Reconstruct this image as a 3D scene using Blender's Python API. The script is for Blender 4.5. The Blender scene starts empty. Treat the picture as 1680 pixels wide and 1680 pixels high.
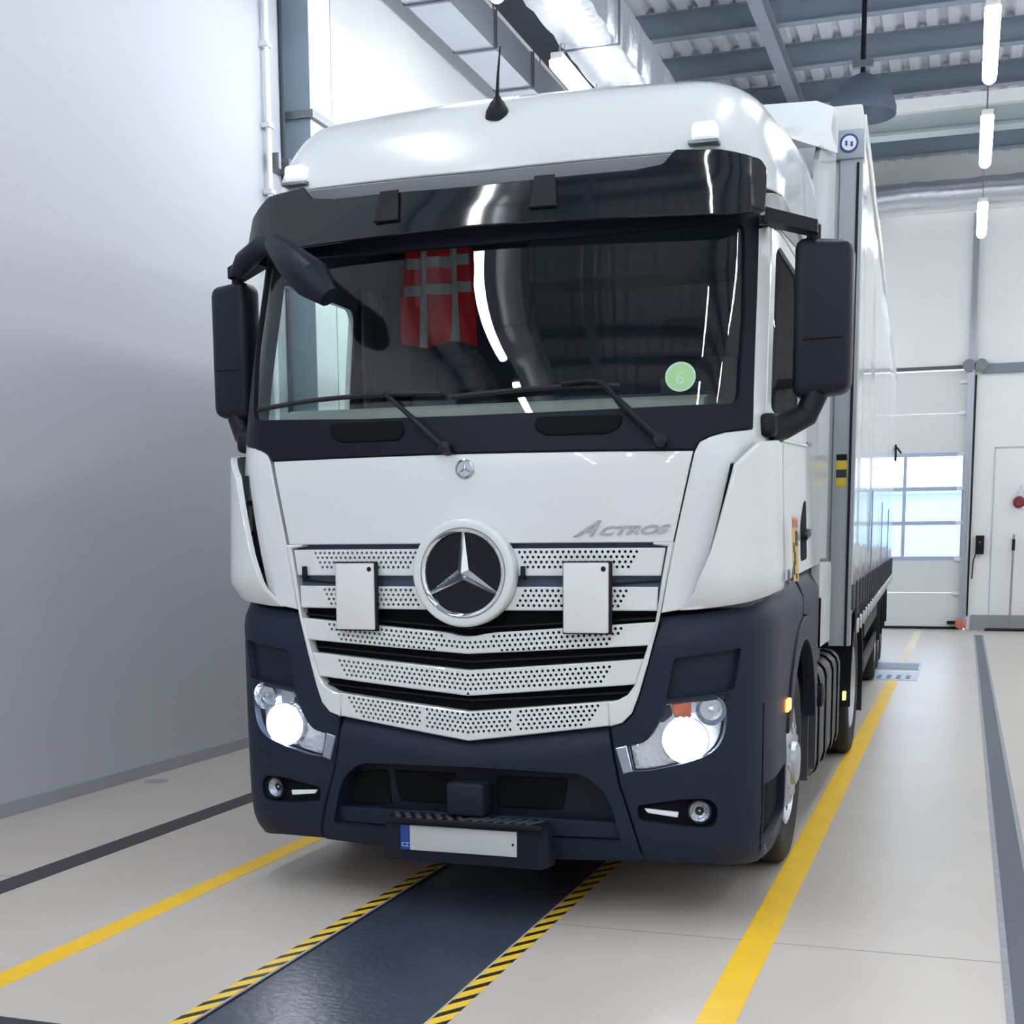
import bpy, bmesh, math, random
from mathutils import Vector, Matrix
from mathutils.geometry import delaunay_2d_cdt
random.seed(7)
PI = math.pi
SC = bpy.context.scene
COL = SC.collection

# ------------------------------------------------------------------ camera
F_PX, CX, CY = 2190.4, 840.0, 1195.96
cam_d = bpy.data.cameras.new('camera'); cam = bpy.data.objects.new('camera', cam_d); COL.objects.link(cam)
SC.camera = cam
_a, _p, _r = 0.325294, 0.137516, -0.00688
_fw = Vector((-math.sin(_a)*math.cos(_p), math.cos(_a)*math.cos(_p), -math.sin(_p)))
_rt = Vector((math.cos(_a), math.sin(_a), 0)); _up = _rt.cross(_fw)
_rt2 = _rt*math.cos(_r) + _up*math.sin(_r); _up2 = _rt2.cross(_fw)
_m = Matrix((( _rt2.x, _up2.x, -_fw.x, 1.98383), (_rt2.y, _up2.y, -_fw.y, -5.27335), (_rt2.z, _up2.z, -_fw.z, 1.59299), (0, 0, 0, 1)))
cam.matrix_world = _m
cam_d.sensor_fit = 'HORIZONTAL'; cam_d.sensor_width = 36.0
cam_d.lens = 36.0*F_PX/1680.0
cam_d.shift_x = 0.0
cam_d.shift_y = (CY-840.0)/1680.0
cam_d.clip_start = 0.05; cam_d.clip_end = 300

# ------------------------------------------------------------------ world, view
SC.view_settings.view_transform = 'Standard'
try: SC.view_settings.look = 'None'
except Exception: pass
SC.view_settings.exposure = 0.05
SC.view_settings.gamma = 1.0
SC.view_settings.use_curve_mapping = False
W = bpy.data.worlds.new('world'); SC.world = W; W.use_nodes = True
_bg = W.node_tree.nodes['Background']; _bg.inputs[0].default_value = (0.80, 0.90, 1.0, 1); _bg.inputs[1].default_value = 4.5
LAMP_E = 56.0      # radiance of the tube diffusers
TUBE_COL = (0.90, 0.96, 1.0)

# ------------------------------------------------------------------ materials
def lin(c):
    return tuple(((v/255.0)/12.92 if v <= 10.3 else (((v/255.0)+0.055)/1.055)**2.4) for v in c)
MATS = {}
def mat(name, rgb, rough=0.5, metal=0.0, spec=0.5, coat=0.0, emit=None, es=0.0, noise=0.0, nscale=5.0, bump=0.0, bscale=60.0):
    if name in MATS: return MATS[name]
    m = bpy.data.materials.new(name); m.use_nodes = True; nt = m.node_tree
    b = nt.nodes['Principled BSDF']; c = lin(rgb)
    b.inputs['Base Color'].default_value = (*c, 1); b.inputs['Roughness'].default_value = rough
    b.inputs['Metallic'].default_value = metal; b.inputs['Specular IOR Level'].default_value = spec
    b.inputs['Coat Weight'].default_value = coat; b.inputs['Coat Roughness'].default_value = 0.03
    if emit is not None:
        b.inputs['Emission Color'].default_value = (*lin(emit), 1); b.inputs['Emission Strength'].default_value = es
    if noise or bump:
        tc = nt.nodes.new('ShaderNodeTexCoord')
        if noise:
            n = nt.nodes.new('ShaderNodeTexNoise'); n.inputs['Scale'].default_value = nscale; n.inputs['Detail'].default_value = 6
            nt.links.new(tc.outputs['Object'], n.inputs['Vector'])
            mx = nt.nodes.new('ShaderNodeMix'); mx.data_type = 'RGBA'
            mx.inputs[6].default_value = (*[v*(1-noise) for v in c], 1); mx.inputs[7].default_value = (*[min(1, v*(1+noise)) for v in c], 1)
            nt.links.new(n.outputs['Fac'], mx.inputs[0]); nt.links.new(mx.outputs[2], b.inputs['Base Color'])
        if bump:
            n2 = nt.nodes.new('ShaderNodeTexNoise'); n2.inputs['Scale'].default_value = bscale; n2.inputs['Detail'].default_value = 3
            nt.links.new(tc.outputs['Object'], n2.inputs['Vector'])
            bp = nt.nodes.new('ShaderNodeBump'); bp.inputs['Strength'].default_value = bump; bp.inputs['Distance'].default_value = 0.01
            nt.links.new(n2.outputs['Fac'], bp.inputs['Height']); nt.links.new(bp.outputs['Normal'], b.inputs['Normal'])
    MATS[name] = m
    return m
def mathn(nt, op, a, b=None):
    n = nt.nodes.new('ShaderNodeMath'); n.operation = op
    for i, v in enumerate((a, b)):
        if v is None: continue
        if isinstance(v, (int, float)): n.inputs[i].default_value = v
        else: nt.links.new(v, n.inputs[i])
    return n.outputs[0]
def glass(name, tint, ior=1.5, refl=1.0):
    if name in MATS: return MATS[name]
    m = bpy.data.materials.new(name); m.use_nodes = True; nt = m.node_tree
    nt.nodes.remove(nt.nodes['Principled BSDF']); out = nt.nodes['Material Output']
    t = nt.nodes.new('ShaderNodeBsdfTransparent'); t.inputs[0].default_value = (*tint, 1)
    g = nt.nodes.new('ShaderNodeBsdfGlossy'); g.inputs['Roughness'].default_value = 0.0; g.inputs[0].default_value = (refl, refl, refl, 1)
    lw = nt.nodes.new('ShaderNodeLayerWeight'); lw.inputs[0].default_value = 0.5
    f0 = ((ior-1)/(ior+1))**2
    fr = mathn(nt, 'ADD', mathn(nt, 'MULTIPLY', mathn(nt, 'POWER', lw.outputs['Facing'], 5.0), 1-f0), f0)
    mx = nt.nodes.new('ShaderNodeMixShader')
    nt.links.new(fr, mx.inputs[0]); nt.links.new(t.outputs[0], mx.inputs[1]); nt.links.new(g.outputs[0], mx.inputs[2])
    nt.links.new(mx.outputs[0], out.inputs[0]); MATS[name] = m
    return m
def pattern_mat(name, rgb1, rgb2, fn, rough=0.5, spec=0.5):
    """two colours mixed by a procedural function fn(nt, x, y, z) of object coordinates (metres)"""
    m = bpy.data.materials.new(name); m.use_nodes = True; nt = m.node_tree; b = nt.nodes['Principled BSDF']
    tc = nt.nodes.new('ShaderNodeTexCoord'); sp = nt.nodes.new('ShaderNodeSeparateXYZ'); nt.links.new(tc.outputs['Object'], sp.inputs[0])
    mx = nt.nodes.new('ShaderNodeMix'); mx.data_type = 'RGBA'
    mx.inputs[6].default_value = (*lin(rgb1), 1); mx.inputs[7].default_value = (*lin(rgb2), 1)
    nt.links.new(fn(nt, sp.outputs[0], sp.outputs[1], sp.outputs[2]), mx.inputs[0])
    nt.links.new(mx.outputs[2], b.inputs['Base Color']); b.inputs['Roughness'].default_value = rough
    b.inputs['Specular IOR Level'].default_value = spec
    MATS[name] = m
    return m

M_white = mat('white_paint', (212, 218, 220), 0.22, coat=0.6)
M_navy = mat('dark_plastic', (24, 34, 53), 0.48, spec=.22, bump=0.05, bscale=400)
M_black = mat('black_plastic', (17, 21, 29), 0.45, spec=.22)
M_gloss = mat('gloss_black', (14, 19, 28), 0.12, spec=.25)
M_void = mat('dark_void', (9, 11, 15), 0.8, spec=.15)
M_chrome = mat('chrome', (225, 230, 235), 0.08, metal=1.0)
M_dchrome = mat('dull_chrome', (190, 195, 200), 0.25, metal=1.0)
M_rubber = mat('rubber', (22, 24, 27), 0.75, noise=0.2, nscale=30)
M_steel = mat('steel_grey', (120, 124, 130), 0.4, metal=0.6)
M_rim = mat('rim_steel', (178, 182, 188), 0.35, metal=0.7, noise=0.1, nscale=20)
M_chassis = mat('chassis', (24, 27, 32), 0.6)
M_int = mat('cab_trim', (72, 88, 108), 0.8)
M_int2 = mat('cab_cloth', (40, 48, 66), 0.9)
M_glass = glass('windscreen_glass', (0.90, 0.94, 0.94))
M_sglass = glass('side_glass', (0.78, 0.93, 0.89), 1.4)
M_lens = glass('clear_lens', (0.95, 0.97, 1.0), 1.45)
M_visor = mat('visor_smoke', (22, 27, 34), 0.06)
M_amber = mat('amber_lens', (190, 80, 30), 0.2)

# ------------------------------------------------------------------ object helpers
def tag(o, label=None, cat=None, group=None, kind=None):
    for k, v in (('label', label), ('category', cat), ('group', group), ('kind', kind)):
        if v: o[k] = v
    return o
def empty(name, loc=(0, 0, 0), rz=0.0, label=None, cat=None, group=None):
    o = bpy.data.objects.new(name, None); COL.objects.link(o); o.location = loc; o.rotation_euler = (0, 0, rz); o.empty_display_size = 0.2
    return tag(o, label, cat, group)
def link_mesh(name, verts, faces, m, parent=None, smooth=None, mats=None, fmat=None):
    me = bpy.data.meshes.new(name); me.from_pydata([tuple(v) for v in verts], [], faces); me.update()
    if mats:
        for x in mats: me.materials.append(x)
        if fmat:
            for p, i in zip(me.polygons, fmat): p.material_index = i
    elif m: me.materials.append(m)
    if smooth is not None:
        me.polygons.foreach_set('use_smooth', [True]*len(me.polygons))
        try: me.set_sharp_from_angle(angle=math.radians(smooth))
        except Exception: pass
    o = bpy.data.objects.new(name, me); COL.objects.link(o)
    if parent: o.parent = parent
    return o
class MB:
    """collects shapes into ONE mesh"""
    def __init__(s): s.v = []; s.f = []
    def add(s, v, f):
        n = len(s.v); s.v += [tuple(x) for x in v]; s.f += [[i+n for i in q] for q in f]; return s
    def box(s, lo, hi, c=0.0, rot=None, org=None):
        x0, y0, z0 = lo; x1, y1, z1 = hi
        if c <= 0:
            v = [(x0,y0,z0),(x1,y0,z0),(x1,y1,z0),(x0,y1,z0),(x0,y0,z1),(x1,y0,z1),(x1,y1,z1),(x0,y1,z1)]
            f = [(0,3,2,1),(4,5,6,7),(0,1,5,4),(1,2,6,5),(2,3,7,6),(3,0,4,7)]
        else:
            b = bmesh.new(); bmesh.ops.create_cube(b, size=1)
            for q in b.verts: q.co = Vector(((x0+x1)/2+q.co.x*(x1-x0), (y0+y1)/2+q.co.y*(y1-y0), (z0+z1)/2+q.co.z*(z1-z0)))
            bmesh.ops.bevel(b, geom=b.edges[:], offset=c, segments=3, profile=0.5, affect='EDGES')
            b.verts.index_update(); v = [q.co.copy() for q in b.verts]; f = [[q.index for q in p.verts] for p in b.faces]; b.free()
        if rot is not None:
            og = Vector(org) if org else Vector(((x0+x1)/2, (y0+y1)/2, (z0+z1)/2))
            v = [rot @ (Vector(q)-og) + og for q in v]
        return s.add(v, f)
    def tube(s, pts, r, n=10, cap=True):
        pts = [Vector(p) for p in pts]; rr = r if isinstance(r, (list, tuple)) else [r]*len(pts)
        rings = []; ref = None
        for i, p in enumerate(pts):
            d = (pts[min(i+1, len(pts)-1)]-pts[max(i-1, 0)]).normalized()
            if ref is None: ref = Vector((0,0,1)) if abs(d.z) < 0.9 else Vector((1,0,0))
            u = d.cross(ref).normalized(); w = u.cross(d).normalized(); ref = w
            rings.append([p+(u*math.cos(2*PI*k/n)+w*math.sin(2*PI*k/n))*rr[i] for k in range(n)])
        v = [q for g in rings for q in g]; f = []
        for i in range(len(rings)-1):
            for k in range(n): f.append((i*n+k, i*n+(k+1)%n, (i+1)*n+(k+1)%n, (i+1)*n+k))
        if cap: f.append(list(range(n))[::-1]); f.append([len(v)-n+k for k in range(n)])
        return s.add(v, f)
    def lathe(s, prof, org, axis, n=32):
        """prof: (radius, height along axis) list"""
        ax = Vector(axis).normalized(); u = ax.orthogonal().normalized(); w = ax.cross(u); og = Vector(org)
        v = []; f = []
        for r, h in prof:
            for k in range(n): v.append(og+ax*h+(u*math.cos(2*PI*k/n)+w*math.sin(2*PI*k/n))*max(r, 1e-5))
        for i in range(len(prof)-1):
            for k in range(n): f.append((i*n+k, i*n+(k+1)%n, (i+1)*n+(k+1)%n, (i+1)*n+k))
        return s.add(v, f)
    def prism(s, poly, fn0, fn1):
        """poly list of 2D; fn0/fn1 map 2D -> 3D for the two ends"""
        n = len(poly); v = [fn0(*p) for p in poly]+[fn1(*p) for p in poly]
        f = [list(range(n))[::-1], [n+i for i in range(n)]]+[(i, (i+1)%n, n+(i+1)%n, n+i) for i in range(n)]
        return s.add(v, f)
    def build(s, name, m, parent=None, smooth=35, fix=True):
        o = link_mesh(name, s.v, s.f, m, parent)
        if fix:
            b = bmesh.new(); b.from_mesh(o.data); bmesh.ops.recalc_face_normals(b, faces=b.faces); b.to_mesh(o.data); b.free()
        if smooth is not None:
            o.data.polygons.foreach_set('use_smooth', [True]*len(o.data.polygons))
            try: o.data.set_sharp_from_angle(angle=math.radians(smooth))
            except Exception: pass
        return o
def text_mesh(name, body, size, m, mw, parent=None, shear=0.0, depth=0.003, bold=0.0, sx=1.0):
    cu = bpy.data.curves.new(name+'_c', 'FONT'); cu.body = body; cu.size = size; cu.shear = shear; cu.extrude = depth; cu.offset = bold; cu.align_x = 'LEFT'
    t = bpy.data.objects.new(name+'_t', cu); COL.objects.link(t); bpy.context.view_layer.update()
    me = bpy.data.meshes.new_from_object(t.evaluated_get(bpy.context.evaluated_depsgraph_get()))
    bpy.data.objects.remove(t); bpy.data.curves.remove(cu)
    me.transform(mw @ Matrix.Diagonal((sx, 1, 1, 1))); me.materials.clear(); me.materials.append(m); me.name = name
    o = bpy.data.objects.new(name, me); COL.objects.link(o)
    if parent: o.parent = parent
    return o

# ------------------------------------------------------------------ cab surface: s runs round the cab, z up
def pchip(z, t):
    n = len(t)
    if z <= t[0][0]: return t[0][1]
    if z >= t[-1][0]: return t[-1][1]
    i = 0
    while z > t[i+1][0]: i += 1
    def sl(j):
        if j == 0: return (t[1][1]-t[0][1])/(t[1][0]-t[0][0])
        if j == n-1: return (t[-1][1]-t[-2][1])/(t[-1][0]-t[-2][0])
        a = (t[j][1]-t[j-1][1])/(t[j][0]-t[j-1][0]); b = (t[j+1][1]-t[j][1])/(t[j+1][0]-t[j][0])
        return 0 if a*b <= 0 else 2*a*b/(a+b)
    h = t[i+1][0]-t[i][0]; u = (z-t[i][0])/h
    return t[i][1]*(2*u**3-3*u*u+1)+h*sl(i)*(u**3-2*u*u+u)+t[i+1][1]*(-2*u**3+3*u*u)+h*sl(i+1)*(u**3-u*u)
FT = [(.2,.14),(.27,.075),(.36,.035),(.6,.025),(.9,.02),(1.5,.02),(1.9,.02),(2.02,.035),(2.3,.09),(3.0,.27),(3.15,.29),(3.3,.335),(3.45,.435),(3.52,.54),(3.56,.68),(3.59,1.0),(3.60,1.5)]
WT = [(.2,1.2),(.3,1.235),(.5,1.245),(1.3,1.245),(1.45,1.235),(2.0,1.215),(2.9,1.19),(3.2,1.15),(3.4,1.09),(3.5,1.04),(3.56,.98),(3.6,.85)]
WR = [(2.9,1.19),(3.2,1.18),(3.45,1.16),(3.56,1.10),(3.6,1.0)]
XC, LC, BU, YD, YR, SEND = .98, .46, .075, .40, 2.25, 3.2
_cache = {}
def FW(z):
    k = round(z, 5)
    if k not in _cache: _cache[k] = (pchip(z, FT), pchip(z, WT), pchip(z, WR) if z > 2.9 else 0)
    return _cache[k]
def P(s, z):
    sg = 1 if s >= 0 else -1; a = abs(s); Fz, Wz, Wr = FW(z); k = Wz/1.245
    if a <= XC: x = a*k; y = Fz+BU*a*a
    else:
        y0 = BU*XC*XC; m = 2*BU*XC
        if a <= XC+LC:
            t = (a-XC)/LC; q = 1-t
            x = q**3*XC+3*q*q*t*(XC+.17)+3*q*t*t*1.235+t**3*1.245
            y = q**3*y0+3*q*q*t*(y0+.17*m)+3*q*t*t*(y0+.16)+t**3*(y0+YD)
            y += Fz
        else:
            x = 1.245; ye = Fz+y0+YD; y = ye+(a-XC-LC)/(SEND-XC-LC)*(YR-ye)
        x *= k
        if z > 2.9 and y > .5:
            u = min(1, (y-.5)/1.4); u = u*u*(3-2*u); x += u*(Wr-Wz)*x/max(Wz, 1e-6)
    return Vector((sg*x, y, z))
def PN(s, z):
    h = 2e-3
    n = (P(s+h, z)-P(s-h, z)).cross(P(s, z+h)-P(s, z-h))
    return n.normalized() if n.length > 1e-12 else Vector((0,0,1))
def PO(s, z, o=0.0):
    return P(s, z) if o == 0 else P(s, z)+PN(s, z)*o
def s_of_y(y): return XC+LC+(y-.492)
def mirror(poly): return [(-a, b) for a, b in poly][::-1]
def fillet(poly, r, n=4):
    """round the corners of a 2D polygon; r is one radius or a list"""
    out = []; N = len(poly)
    for i in range(N):
        p = Vector(poly[i]); a = Vector(poly[i-1])-p; b = Vector(poly[(i+1) % N])-p; rr = r[i] if isinstance(r, list) else r
        la, lb = a.length, b.length
        if rr <= 0 or la < 1e-6 or lb < 1e-6: out.append(tuple(p)); continue
        c = max(-1, min(1, a.dot(b)/(la*lb)))
        if c < -0.995: out.append(tuple(p)); continue
        d = min(rr, .45*la, .45*lb); A = p+a/la*d; B = p+b/lb*d
        for k in range(n+1):
            t = k/n; out.append(tuple(A*(1-t)**2+p*2*t*(1-t)+B*t*t))
    return out
def smooth_curve(pts, n=4, closed=False):
    out = []; N = len(pts)
    rng = range(N) if closed else range(N-1)
    for i in rng:
        p0 = pts[i-1] if (closed or i > 0) else pts[i]; p1 = pts[i]; p2 = pts[(i+1) % N]; p3 = pts[(i+2) % N] if (closed or i+2 < N) else p2
        for k in range(n):
            t = k/n
            out.append(tuple(.5*(2*p1[j]+(p2[j]-p0[j])*t+(2*p0[j]-5*p1[j]+4*p2[j]-p3[j])*t*t+(3*p1[j]-p0[j]-3*p2[j]+p3[j])*t**3) for j in (0, 1)))
    if not closed: out.append(tuple(pts[-1]))
    return out
def dens(poly, res):
    out = []
    for i in range(len(poly)):
        a, b = Vector(poly[i]), Vector(poly[(i+1) % len(poly)]); n = max(1, int(math.ceil((b-a).length/res)))
        for k in range(n): out.append(tuple(a+(b-a)*k/n))
    return out
def area2(p): return sum(p[i-1][0]*p[i][1]-p[i][0]*p[i-1][1] for i in range(len(p)))
def clean(poly, e=1e-4):
    out = []
    for p in poly:
        if not out or (abs(p[0]-out[-1][0])+abs(p[1]-out[-1][1])) > e: out.append(tuple(p))
    if len(out) > 1 and (abs(out[0][0]-out[-1][0])+abs(out[0][1]-out[-1][1])) <= e: out.pop()
    return out
def inside(p, poly):
    c = False; x, y = p; n = len(poly); j = n-1
    for i in range(n):
        xi, yi = poly[i]; xj, yj = poly[j]
        if (yi > y) != (yj > y) and x < (xj-xi)*(y-yi)/(yj-yi)+xi: c = not c
        j = i
    return c
def sheet_geo(poly, holes=(), off=0.0, th=0.015, res=0.06, c=0.004, fn=None, hth=None, hc=True):
    """a curved panel cut out of a surface fn(s,z,offset): outline, holes, chamfered rim and rim depth"""
    fn = fn or PO
    offn = off if callable(off) else (lambda s, z: off)
    poly = clean(dens(clean(poly), res))
    if area2(poly) < 0: poly = poly[::-1]
    N = len(poly); ins = []
    for i in range(N):
        a = Vector(poly[i-1]); p = Vector(poly[i]); b = Vector(poly[(i+1) % N])
        d1 = (p-a).normalized(); d2 = (b-p).normalized(); n = Vector((-d1.y-d2.y, d1.x+d2.x))
        n = n.normalized() if n.length > 1e-6 else Vector((-d1.y, d1.x))
        k = max(.4, n.dot(Vector((-d1.y, d1.x)))); ins.append(tuple(p+n*(c/k)))
    hs = []
    for h in holes:
        h = clean(dens(clean(h), res)) ; hs.append(h if area2(h) > 0 else h[::-1])
    pts = list(ins); edges = [(i, (i+1) % N) for i in range(N)]; owner = []
    for h in hs:
        b = len(pts); pts += h; edges += [(b+i, b+(i+1) % len(h)) for i in range(len(h))]
    x0 = min(p[0] for p in ins); x1 = max(p[0] for p in ins); y0 = min(p[1] for p in ins); y1 = max(p[1] for p in ins)
    nx = int((x1-x0)/res); ny = int((y1-y0)/res)
    if len(hs) < 20:
        segs = [(Vector(q[i-1]), Vector(q[i])) for q in [ins]+hs for i in range(len(q))]
        for i in range(1, nx+1):
            for j in range(1, ny+1):
                q = (x0+(i+(.5 if j % 2 else 0))*(x1-x0)/(nx+1), y0+j*(y1-y0)/(ny+1))
                if not inside(q, ins) or any(inside(q, h) for h in hs): continue
                Q = Vector(q); ok = True
                for a, b in segs:
                    ab = b-a; L = ab.length_squared
                    t = 0 if L == 0 else max(0, min(1, (Q-a).dot(ab)/L))
                    if (Q-a-ab*t).length_squared < (res*.35)**2: ok = False; break
                if ok: pts.append(q)
    vo, eo, fo, ov, oe, of = delaunay_2d_cdt([Vector(p) for p in pts], edges, [], 1, 1e-6)
    if hs:
        bb = [(min(p[0] for p in h), max(p[0] for p in h), min(p[1] for p in h), max(p[1] for p in h), h) for h in hs]; keep = []
        for q in fo:
            gx = sum(vo[i].x for i in q)/len(q); gy = sum(vo[i].y for i in q)/len(q)
            if not any(a < gx < b and c0 < gy < d and inside((gx, gy), h) for a, b, c0, d, h in bb): keep.append(q)
        fo = keep
    v = [fn(q.x, q.y, offn(q.x, q.y)) for q in vo]; f = [tuple(q) for q in fo]
    m = {}
    for i, lst in enumerate(ov):
        for k in lst: m.setdefault(k, i)
    b = len(v)
    v += [fn(q[0], q[1], offn(*q)-c) for q in poly]; v += [fn(q[0], q[1], offn(*q)-max(th, c+1e-4)) for q in poly]
    for i in range(N):
        j = (i+1) % N
        if i in m and j in m:
            f.append((b+i, b+j, m[j], m[i]))
        f.append((b+N+i, b+N+j, b+j, b+i))
    k0 = N
    for h in hs:
        n = len(h); b = len(v); d = hth if hth is not None else th
        v += [fn(q[0], q[1], offn(*q)-d) for q in h]
        for i in range(n):
            j = (i+1) % n
            if k0+i in m and k0+j in m: f.append((m[k0+i], m[k0+j], b+j, b+i))
        k0 += n
    return v, f
def sheet(name, poly, m, parent, smooth=30, **kw):
    v, f = sheet_geo(poly, **kw)
    return link_mesh(name, v, f, m, parent, smooth)

# ================================================================== THE HALL
def struct(name, mb, m, **k):
    o = mb.build(name, m, None, **k); o['kind'] = 'structure'; return o
Yb, Yf, Xr, Zc = -27.0, 20.35, 9.0, 8.25
XL = -3.384
M_floor = mat('floor_resin', (194, 186, 177), 0.34, spec=0.45, noise=0.10, nscale=1.1, bump=0.02, bscale=25)
M_wallw = mat('wall_white', (240, 241, 241), 0.5, noise=0.02, nscale=2)
M_wallup = mat('wall_grey_paint', (187, 190, 198), 0.50, spec=0.4, noise=0.03, nscale=0.8)
M_deck = mat('roof_deck', (205, 208, 216), 0.5, metal=0.0, noise=0.06, nscale=3)
M_beam = mat('steel_beam', (126, 138, 152), 0.5)
M_col = mat('steel_column_paint', (126, 142, 156), 0.45, noise=0.08, nscale=2.5)
M_trim = mat('skirting_grey', (158, 162, 170), 0.5)
M_lampw = mat('lamp_housing', (215, 218, 222), 0.4)
M_tube = mat('lamp_diffuser', (255, 255, 255), 0.5, emit=(246, 251, 255), es=LAMP_E)

# floor with a pit channel left open
struct('floor', MB().box((-9, Yb, -0.30), (-0.42, Yf+.3, 0)).box((0.31, Yb, -0.30), (Xr, Yf+.3, 0)).box((-.42, Yb, -.30), (.31, Yf+.3, -.012)), M_floor, smooth=None)
# ceiling: trapezoid sheet running along the hall, on cross purlins
v = []; f = []; prof = []; x = -9.0
while x < Xr:
    prof += [(x, Zc), (x+.13, Zc), (x+.165, Zc+.07), (x+.235, Zc+.07)]; x += .27
for (px, pz) in prof: v += [(px, Yb, pz), (px, Yf+.3, pz)]
for i in range(len(prof)-1): f.append((2*i, 2*i+1, 2*i+3, 2*i+2))
n0 = len(v); v += [(-9.2, Yb, Zc+.25), (Xr+.2, Yb, Zc+.25), (Xr+.2, Yf+.3, Zc+.25), (-9.2, Yf+.3, Zc+.25)]; f.append((n0, n0+1, n0+2, n0+3))
c_ = link_mesh('ceiling', v, f, M_deck); c_['kind'] = 'structure'
# walls
struct('wall_left', MB().box((XL-.16, Yb, 0), (XL, 4.92, Zc)), M_wallup, smooth=None)
struct('baseboard_left', MB().box((XL, Yb, 0), (XL+.014, 4.92, .085)), M_trim, smooth=None)
struct('wall_left_rear', MB().box((-3.75, 4.92, 0), (-3.44, Yf, Zc)), M_wallw, smooth=None)
struct('wall_right', MB().box((Xr, Yb, 0), (Xr+.2, Yf, Zc+.1)), M_wallw, smooth=None)
struct('wall_back', MB().box((-9, Yb-.2, 0), (Xr, Yb, Zc+.1)), M_wallw, smooth=None)
# far wall with the sectional door opening x -1.75..2.0, z 0..4.62
DX0, DX1, DZ = -1.75, 2.02, 4.62
fw = MB().box((-9, Yf, 0), (DX0, Yf+.3, Zc+.1)).box((DX1, Yf, 0), (Xr, Yf+.3, Zc+.1)).box((DX0, Yf, DZ), (DX1, Yf+.3, Zc+.1))
struct('wall_far', fw, M_wallw, smooth=None)
struct('baseboard_far', MB().box((2.12, Yf-.02, 0), (Xr, Yf, .27)), mat('plinth_grey', (150, 154, 158), 0.6), smooth=None)
struct('trim_1', MB().box((2.15, Yf-.09, 4.52), (Xr, Yf, 4.68)), mat('rail_blue_grey', (122, 134, 142), 0.45), smooth=None)
struct('trim_2', MB().box((-3.4, Yf-.035, 4.62), (1.95, Yf, 4.68)), mat('rail_dark', (84, 90, 96), 0.45), smooth=None)
struct('trim_3', MB().box((-3.4, Yf-.25, 7.3), (Xr, Yf, 7.52), .01), M_wallw, smooth=None)
# thin panel joints of the far wall right of the door, flush door leaf
M_joint = mat('panel_joint', (188, 191, 194), 0.5)
struct('trim_4', MB().box((2.42, Yf-.012, .27), (2.435, Yf, 3.24)).box((2.42, Yf-.012, 3.22), (4.2, Yf, 3.245)), M_joint, smooth=None)

# --- sectional door: panels, glazed rows, tracks, hinges
M_dpanel = mat('door_panel', (222, 225, 226), 0.4); M_dframe = mat('door_frame_blue', (176, 190, 214), 0.35)
d1 = MB()
zs_solid = [(0.05, .66), (.665, 1.285), (3.14, 3.86), (3.865, 4.60)]
for a, b in zs_solid: d1.box((DX0, Yf+.05, a), (DX1-.06, Yf+.09, b))
door = d1.build('door_1', M_dpanel, None, smooth=None); door['kind'] = 'structure'
fr = MB()
rows = [1.285, 1.92, 2.53, 3.14]
for z in rows: fr.box((DX0, Yf+.045, z-.035), (DX1-.06, Yf+.095, z+.035))
for x in (DX0+.04, -.72, .19, 1.0-.1, DX1-.10): fr.box((x-.03, Yf+.046, 1.285), (x+.03, Yf+.094, 3.14))
fr.build('door_frame', M_dframe, door, smooth=None)
g_ = MB().box((DX0+.05, Yf+.066, 1.3), (DX1-.11, Yf+.072, 3.12)); g_.build('door_pane', glass('door_glazing', (.93, .96, 1.0)), door, smooth=None)
MB().box((DX0, Yf+.045, 0.0), (DX1-.06, Yf+.085, .05)).build('bottom_seal', M_rubber, door, smooth=None)
MB().box((1.92, Yf-.06, 0), (2.0, Yf+.04, 7.25)).box((2.0, Yf-.1, .1), (2.03, Yf-.02, 7.25)).build('guide_track', mat('galvanised', (176, 182, 190), 0.35, metal=0.5), door, smooth=None)
MB().box((2.045, Yf-.03, .25), (2.075, Yf, 4.5)).build('track_seal', M_black, door, smooth=None)
for z in (.66, 1.27, 1.92, 2.53, 3.14, 3.86, 4.4):
    MB().box((1.80, Yf-.01, z-.035), (1.93, Yf+.05, z+.035), .008).build('hinge', mat('hinge_white', (230, 233, 236), 0.3), door)
MB().box((1.72, Yf-.05, .10), (1.86, Yf+.04, .155)).build('floor_lock', M_black, door, smooth=None)
MB().box((1.88, Yf-.09, .03), (2.05, Yf-.01, .19), .01).build('cable_bracket', mat('bracket_orange', (214, 120, 92), 0.5), door)
for sx in (-1, 1):
    MB().lathe([(0, -.02), (.11, -.02), (.11, .02), (0, .02)], (2.035+sx*.10, Yf-.11, 4.66), (0, 1, 0), 20).build('spring_bracket', M_steel, door)

# outside: yard, pale low building and a fence
struct('ground_outside', MB().box((-30, Yf+.31, -.2), (40, 70, -.02)), mat('yard_snow', (225, 230, 238), 0.8), smooth=None)
ob = empty('building', (2.5, 46, 0), 0, 'pale blue industrial building outside, seen through the glazed door', 'building')
MB().box((-12, 0, -.02), (9, 8, 3.3)).build('wall', mat('hall_cladding', (158, 180, 208), 0.6), ob, smooth=None)
MB().box((-12.2, -.2, 3.3), (9.2, 8.2, 3.55)).build('roof', mat('hall_roof', (150, 170, 200), 0.6), ob, smooth=None)
for x in (-8.0, -5.2, -.2, 1.6, 3.4, 6.4): MB().box((x, -.04, .8), (x+.55, .04, 2.4)).build('window', mat('hall_window', (140, 150, 172), 0.3), ob, smooth=None)

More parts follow.
